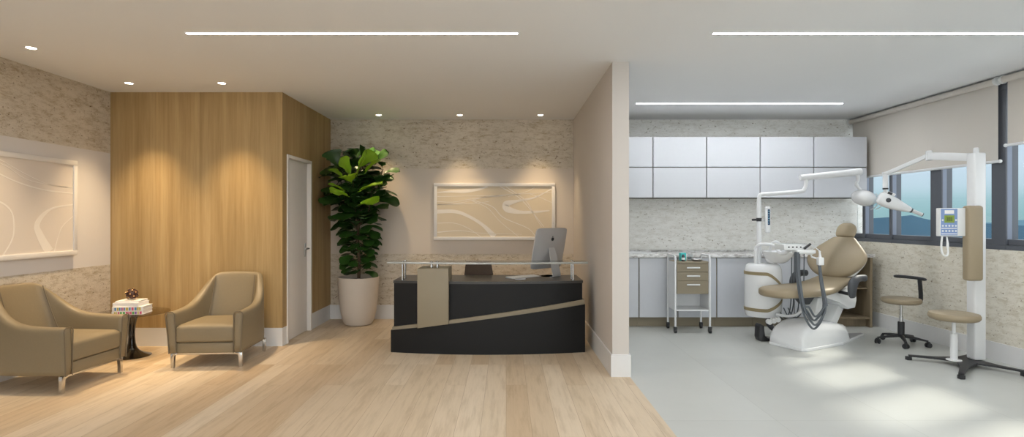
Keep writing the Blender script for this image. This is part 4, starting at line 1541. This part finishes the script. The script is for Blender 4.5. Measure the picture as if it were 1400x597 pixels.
# four thick hoses looping between console and handpiece block
for k in range(4):
    x0 = 2.918 + k * .006
    y0 = 5.535 - (k % 2) * .020
    zb = .262 + k * .042
    x1 = HX - .004 + (k - 1.5) * .006
    pts = [L(x0, y0, 1.02), L(x0, y0 - .01, .85), L(x0 + .004, y0 - .05, .66), L(x0 + .018, y0 - .08, .50), L(x0 + .062, y0 - .085, zb + .09), L(x0 + .14 - k * .004, y0 - .085, zb),
           L(x1 - .03, y0 - .085, zb + .10), L(x1 - .006, y0 - .07, .52), L(x1 - .001, HY - .03, .72), L(x1, HY + (k % 2) * .014, .885)]
    obj('hose', tube(newbm(), pts, .0100, 10, smooth=8), 'hose_grey', t)
# thin assistant hoses hanging behind the seat pad
obj('hose_holder', tube(newbm(), [L(3.04, 6.17, .955), L(3.12, 6.175, .975), L(3.38, 6.175, .985)], .014, 8), 'white_metal', t)
for k in range(4):
    x0 = (3.215, 3.245, 3.305, 3.355)[k]
    pts = [L(x0, 6.175, .975), L(x0, 6.178, .80), L(x0 - .004, 6.18, .55), L(x0 - .03, 6.15, .36), L(x0 - .10, 6.11, .225 + .014 * k), L(x0 - .16, 6.12, .27), L(x0 - .20, 6.14, .36)]
    obj('thin_hose', tube(newbm(), pts, .0065, 8, smooth=6), 'hose_grey', t)
# white curved assistant arm with holder
bm = newbm()
tube(bm, [L(2.98, 6.06, .30), L(3.10, 6.0, .29), L(3.19, 5.96, .34), L(3.235, 5.95, .44), L(3.24, 5.97, .53)], .016, 10, smooth=5)
aa = obj('assistant_arm', bm, 'white_metal', t)
bm = newbm()
for k in range(3):
    tube(bm, [L(2.86 + k * .045, 5.99, .235 + .012 * k), L(2.86 + k * .045, 5.945, .235 + .012 * k)], .028, 14)
obj('tube_holder', bm, 'white_plastic', aa)
# foot control beneath
t = thing('foot_control', 'dark foot pedal on the floor beneath the white barrel unit', 'pedal', (2.97, 6.12, 0))
bm = newbm()
prism(bm, [(-.16, 0), (.13, 0), (.13, .025), (-.08, .030), (-.115, .06), (-.118, .17), (-.15, .19), (-.17, .16), (-.175, .04)], -.06, .06, 'xz', .006)
obj('pedal', bm, 'black_plastic', t)

# ------------------------------------------------------------------ wheeled stools
def caster(bm_parent, x, y, a):
    bm = newbm()
    for s in (-1, 1):
        o = Vector((x - math.sin(a) * .014 * s, y + math.cos(a) * .014 * s, .026))
        ax = Vector((-math.sin(a), math.cos(a), 0)) * .008
        tube(bm, [o - ax, o + ax], .026, 14)
    bx(bm, x - .012, x + .012, y - .012, y + .012, .034, .062, .003)
    return obj('caster', bm, 'black_plastic', bm_parent)
t = thing('assistant_stool', 'low round stool with curved black armrest on a five-legged castor base', 'stool', (4.27, 5.93, 0), math.radians(8))
bm = newbm()
lathe(bm, [(.0, .440), (.150, .440), (.172, .447), (.184, .464), (.186, .480), (.178, .497), (.15, .504), (.0, .507)], n=44)
obj('seat', bm, 'clinic_leather', t)
obj('gas_column', lathe(newbm(), [(.030, .085), (.030, .235), (.018, .237), (.018, .30), (.013, .302), (.013, .440)], n=20), 'brushed_steel', t)
obj('column_sleeve', lathe(newbm(), [(.031, .090), (.032, .24), (.026, .245)], n=20), 'black_plastic', t)
for k in range(5):
    a = 2 * PI * k / 5 + .35
    tip = Vector((.235 * math.cos(a), .235 * math.sin(a), .066))
    lg = obj('leg', tube(newbm(), [(0, 0, .095), tip * .55 + Vector((0, 0, .045)), tip], [.026, .020, .013], 10, squash=.7), 'black_plastic', t)
    caster(lg, tip.x, tip.y, a + .8)
bm = newbm()
# flat bracket rising beside the seat, then a curved rest sweeping round the sitter
pts = [(.05, 0, .435), (.17, .0, .432), (.225, .0, .445), (.24, -.0, .50), (.235, -.0, .60), (.225, -.0, .70)]
tube(bm, pts, .026, 10, smooth=4, squash=.45)
obj('support_bracket', bm, 'black_plastic', t)
bm = newbm()
pts = [(.232 * math.cos(a), .232 * math.sin(a), .705 + .010 * math.sin(a)) for a in [(-.35 + 1.45 * i / 14) for i in range(15)]]
P = [Vector(p) for p in pts]
tube(bm, P, [.014] + [.023] * 13 + [.014], 12, squash=.75)
obj('arm_rest', bm, 'black_plastic', t)

# ------------------------------------------------------------------ x-ray stand
SX, SY = 4.24, 5.08
t = thing('x_ray_stand', 'white column x-ray stand with folding arm on a black star base', 'x-ray machine', (SX, SY, 0))
def S(x, y, z):
    return Vector((x - SX, y - SY, z))
tips = [S(3.865, 5.27, 0), S(3.85, 4.64, 0), S(4.46, 4.72, 0), S(4.60, 5.40, 0)]
bm = newbm()
hub = Vector((.03, -.005, 0))
poly = []
order = sorted(tips, key=lambda v: math.atan2(v.y - hub.y, v.x - hub.x))
for i, tp in enumerate(order):
    d = (tp - hub); L_ = d.length; d.normalize()
    sd = Vector((-d.y, d.x, 0))
    nd = (order[(i + 1) % 4] - hub).normalized()
    for v in (hub + d * L_ * .55 - sd * .030, tp - sd * .020, tp + sd * .020, hub + d * L_ * .55 + sd * .030):
        poly.append((v.x, v.y))
    mid = hub + (d + nd).normalized() * .115
    poly.append((mid.x, mid.y))
prism(bm, poly, .034, .050, 'xy', .002)
base = obj('base', bm, 'black_plastic', t)
for tp in tips:
    obj('foot', bx(newbm(), tp.x - .020, tp.x + .020, tp.y - .020, tp.y + .020, 0, .034, .003), 'black_plastic', base)
bm = newbm()
bx(bm, *(S(4.315, 0, 0).x, S(4.425, 0, 0).x, S(0, 5.05, 0).y, S(0, 5.15, 0).y, .050, 1.965), bev=.016, seg=3)
lathe(bm, [(.022, 1.965), (.022, 2.01), (.016, 2.015), (0, 2.015)], tuple(S(4.37, 5.10, 0)), 18)
obj('column', bm, 'white_metal', t)
bm = newbm()
bx(bm, *(S(4.185, 0, 0).x, S(4.325, 0, 0).x, S(0, 4.96, 0).y, S(0, 5.045, 0).y, .790, 1.474), bev=.024, seg=4)
obj('cover_panel', bm, 'clinic_leather', t)
# folding arm
E0, E1, E2 = S(4.37, 5.10, 1.925), S(4.318, 5.60, 1.995), S(4.08, 5.90, 1.835)
m = frame_mtx((0, 0, 0), E1 - E0)
def bar(a, b, w, h, bev=.006):
    bm = newbm()
    v = b - a
    mm = frame_mtx(a, v)
    bx(bm, 0, v.length, -w / 2, w / 2, -h / 2, h / 2, bev, 2, mtx=mm)
    return bm
arm1 = obj('lower_arm', bar(E0, E1, .05, .075), 'white_metal', t)
arm2 = obj('upper_arm', bar(E1 + Vector((0, 0, .01)), E2, .036, .040), 'white_metal', t)
obj('elbow_joint', lathe(newbm(), [(.026, -.045), (.030, -.04), (.030, .045), (.022, .055), (0, .056)], tuple(E1), 20), 'white_gloss', arm1)
bm = newbm()
lathe(bm, [(.020, -.235), (.020, -.16), (.026, -.158), (.026, .0), (.032, .005), (.032, .02), (0, .025)], tuple(E2), 20)
drop = obj('head_hanger', bm, 'white_metal', arm2)
obj('hanger_ring', lathe(newbm(), [(.0275, -.165), (.0275, -.150)], tuple(E2), 20), 'black_plastic', drop)
# tube head, tapering towards the cone
hc = E2 + Vector((0.0, 0, -.262))
hmx = frame_mtx(hc + Vector((.02, 0, -.02)), (.90, -.28, -.42)) @ Matrix.Scale(.88, 4)
bm = newbm()
rings = []
for s, w, hu, hd in ((-.10, .05, .055, .045), (-.085, .065, .075, .075), (-.02, .070, .075, .090), (.08, .068, .062, .085), (.17, .058, .040, .068), (.25, .045, .022, .048), (.268, .035, .012, .036)):
    ring = []
    for k in range(20):
        a = 2 * PI * k / 20
        ca, sa = math.cos(a), math.sin(a)
        y = w * math.copysign(abs(ca) ** .6, ca)
        z = (hu if sa > 0 else hd) * math.copysign(abs(sa) ** .6, sa)
        ring.append(bm.verts.new(hmx @ Vector((s, y, z))))
    rings.append(ring)
skin_rings(bm, rings)
xh = obj('tube_head', bm, 'white_gloss', t, sharp=60)
obj('pivot_cap', lathe(newbm(), [(.024, 0), (.024, .006), (.018, .009), (0, .010)], tuple(hmx @ Vector((-.01, -.070, -.005))), 20, mtx=frame_mtx((0, 0, 0), (.90, -.28, -.36)) @ Matrix.Rotation(PI / 2, 4, 'X')), 'dark_grey_pad', xh)
bm = newbm()
tube(bm, [hmx @ Vector((.26, 0, -.012)), hmx @ Vector((.285, 0, -.012))], .026, 16)
obj('cone_collar', bm, 'dark_grey_pad', xh)
obj('cone', tube(newbm(), [hmx @ Vector((.285, 0, -.012)), hmx @ Vector((.40, 0, -.014))], .019, 16), 'white_plastic', xh)
obj('cone_tip', tube(newbm(), [hmx @ Vector((.40, 0, -.014)), hmx @ Vector((.408, 0, -.014))], .0195, 16), 'dark_grey_pad', xh)
bm = newbm()
bx(bm, -.05, .04, -.045, .045, .068, .100, .004, mtx=hmx)
obj('yoke', bm, 'white_plastic', xh)
bm = newbm()
bx(bm, -.046, .004, -.047, -.043, .062, .096, mtx=hmx)
obj('yoke_window', bm, 'black_plastic', xh)
# control box beside the column
cb0 = dict(x0=3.955, x1=4.115, z0=1.195, z1=1.452, y=4.99)
bm = newbm()
bx(bm, *(S(cb0['x0'], 0, 0).x, S(4.20, 0, 0).x, S(0, 5.0, 0).y, S(0, 5.05, 0).y, cb0['z0'], cb0['z1']), bev=.006)
box = obj('control_box', bm, 'white_plastic', t)
fy = S(0, 5.0, 0).y
def onface(name, x0, x1, z0, z1, mat, d=.002, par=None, off=0.0):
    return obj(name, bx(newbm(), S(x0, 0, 0).x, S(x1, 0, 0).x, fy - d - off, fy - off, z0, z1), mat, par or box)
face = onface('keypad_face', 3.962, 4.112, 1.203, 1.445, 'panel_blue')
onface('name_plate', 3.995, 4.080, 1.400, 1.432, 'paper_white', .001, box, .0021)
lcd = onface('lcd_screen', 3.992, 4.084, 1.318, 1.386, 'lcd_green', .001, box, .0021)
# the three digits on the display
bm = newbm()
def digit(bm, x, z, w, h, segs, s=.0035):
    S7 = {'a': (0, h - s, w, h), 'g': (0, h / 2 - s / 2, w, h / 2 + s / 2), 'd': (0, 0, w, s), 'f': (0, h / 2, s, h), 'b': (w - s, h / 2, w, h), 'e': (0, 0, s, h / 2), 'c': (w - s, 0, w, h / 2)}
    for q in segs:
        x0, z0, x1, z1 = S7[q]
        bx(bm, S(x + x0, 0, 0).x, S(x + x1, 0, 0).x, fy - .0042, fy - .0032, z + z0, z + z1)
for k, segs in enumerate(('abgcd', 'abcdef', 'abcdef')):
    digit(bm, 4.010 + k * .020, 1.336, .014, .032, segs)
obj('lcd_digits', bm, 'lcd_ink', box)
for z in (1.243, 1.290):
    for k in range(5):
        obj('button', lathe(newbm(), [(.0085, 0), (.0085, .003), (0, .0035)], tuple(S(3.978 + k * .0295, 4.998, z)), 16, mtx=Matrix.Rotation(PI / 2, 4, 'X')), 'white_plastic', box)
for x in (3.977, 4.098):
    obj('button', lathe(newbm(), [(.0085, 0), (.0085, .003), (0, .0035)], tuple(S(x, 4.998, 1.342)), 16, mtx=Matrix.Rotation(PI / 2, 4, 'X')), 'white_plastic', box)
onface('keypad_line', 3.966, 4.108, 1.263, 1.270, 'paper_white', .001, box, .0021)
onface('keypad_line', 3.966, 4.108, 1.213, 1.220, 'paper_white', .001, box, .0021)
bm = newbm()
tube(bm, [S(3.99, 5.02, 1.197), S(3.975, 5.01, 1.13), S(3.968, 5.0, 1.07), S(3.985, 5.0, 1.025), S(4.015, 5.0, 1.018), S(4.028, 5.0, 1.05), S(4.022, 5.0, 1.10)], .008, 8, smooth=6)
obj('handset_cord', bm, 'white_plastic', box)
obj('handset', tube(newbm(), [S(4.022, 5.0, 1.095), S(4.024, 5.0, 1.125), S(4.024, 5.01, 1.19)], [.012, .010, .005], 10), 'white_plastic', box)

t = thing('round_stool', 'round beige stool on a white post in front of the x-ray column', 'stool', (4.13, 5.06, .0505))
bm = newbm()
lathe(bm, [(.0, .370), (.160, .370), (.182, .378), (.196, .397), (.197, .415), (.188, .434), (.15, .443), (.0, .447)], n=48)
obj('seat', bm, 'clinic_leather', t)
obj('post', lathe(newbm(), [(.060, 0), (.060, .008), (.028, .010), (.030, .20), (.028, .245), (.015, .247), (.015, .375)], n=24), 'white_metal', t)

# ------------------------------------------------------------------ roller blinds
def blind(y0, y1, zb, label):
    t = thing('roller_blind', label, 'blind', (4.645, (y0 + y1) / 2, 0), 0, 'roller blinds on the windows')
    h = (y1 - y0) / 2
    obj('roller', tube(newbm(), [(0, -h, 2.655), (0, h, 2.655)], .031, 20), 'blind_fabric', t)
    obj('fabric', bx(newbm(), .026, .0285, -h + .01, h - .01, zb, 2.655), 'blind_fabric', t)
    obj('bottom_bar', tube(newbm(), [(.027, -h - .004, zb), (.027, h + .004, zb)], .014, 14), 'white_metal', t)
    for s in (-1, 1):
        obj('bracket', tube(newbm(), [(0, s * h, 2.655), (0, s * (h + .018), 2.655)], .040, 20), 'white_plastic', t)
        obj('bar_cap', ellipsoid(newbm(), (.027, s * (h + .01), zb), .018, .018, .018, n=14, m=8), 'white_metal', t)
    return t
blind(5.20, 7.40, 1.898, 'long beige roller blind from the back corner to the white column, drawn lower')
blind(3.00, 5.12, 2.04, 'beige roller blind at the right picture edge, drawn less far down')
blind(0.80, 2.94, 2.04, 'beige roller blind over the nearest windows')  # unseen blind, added for its effect on the window light
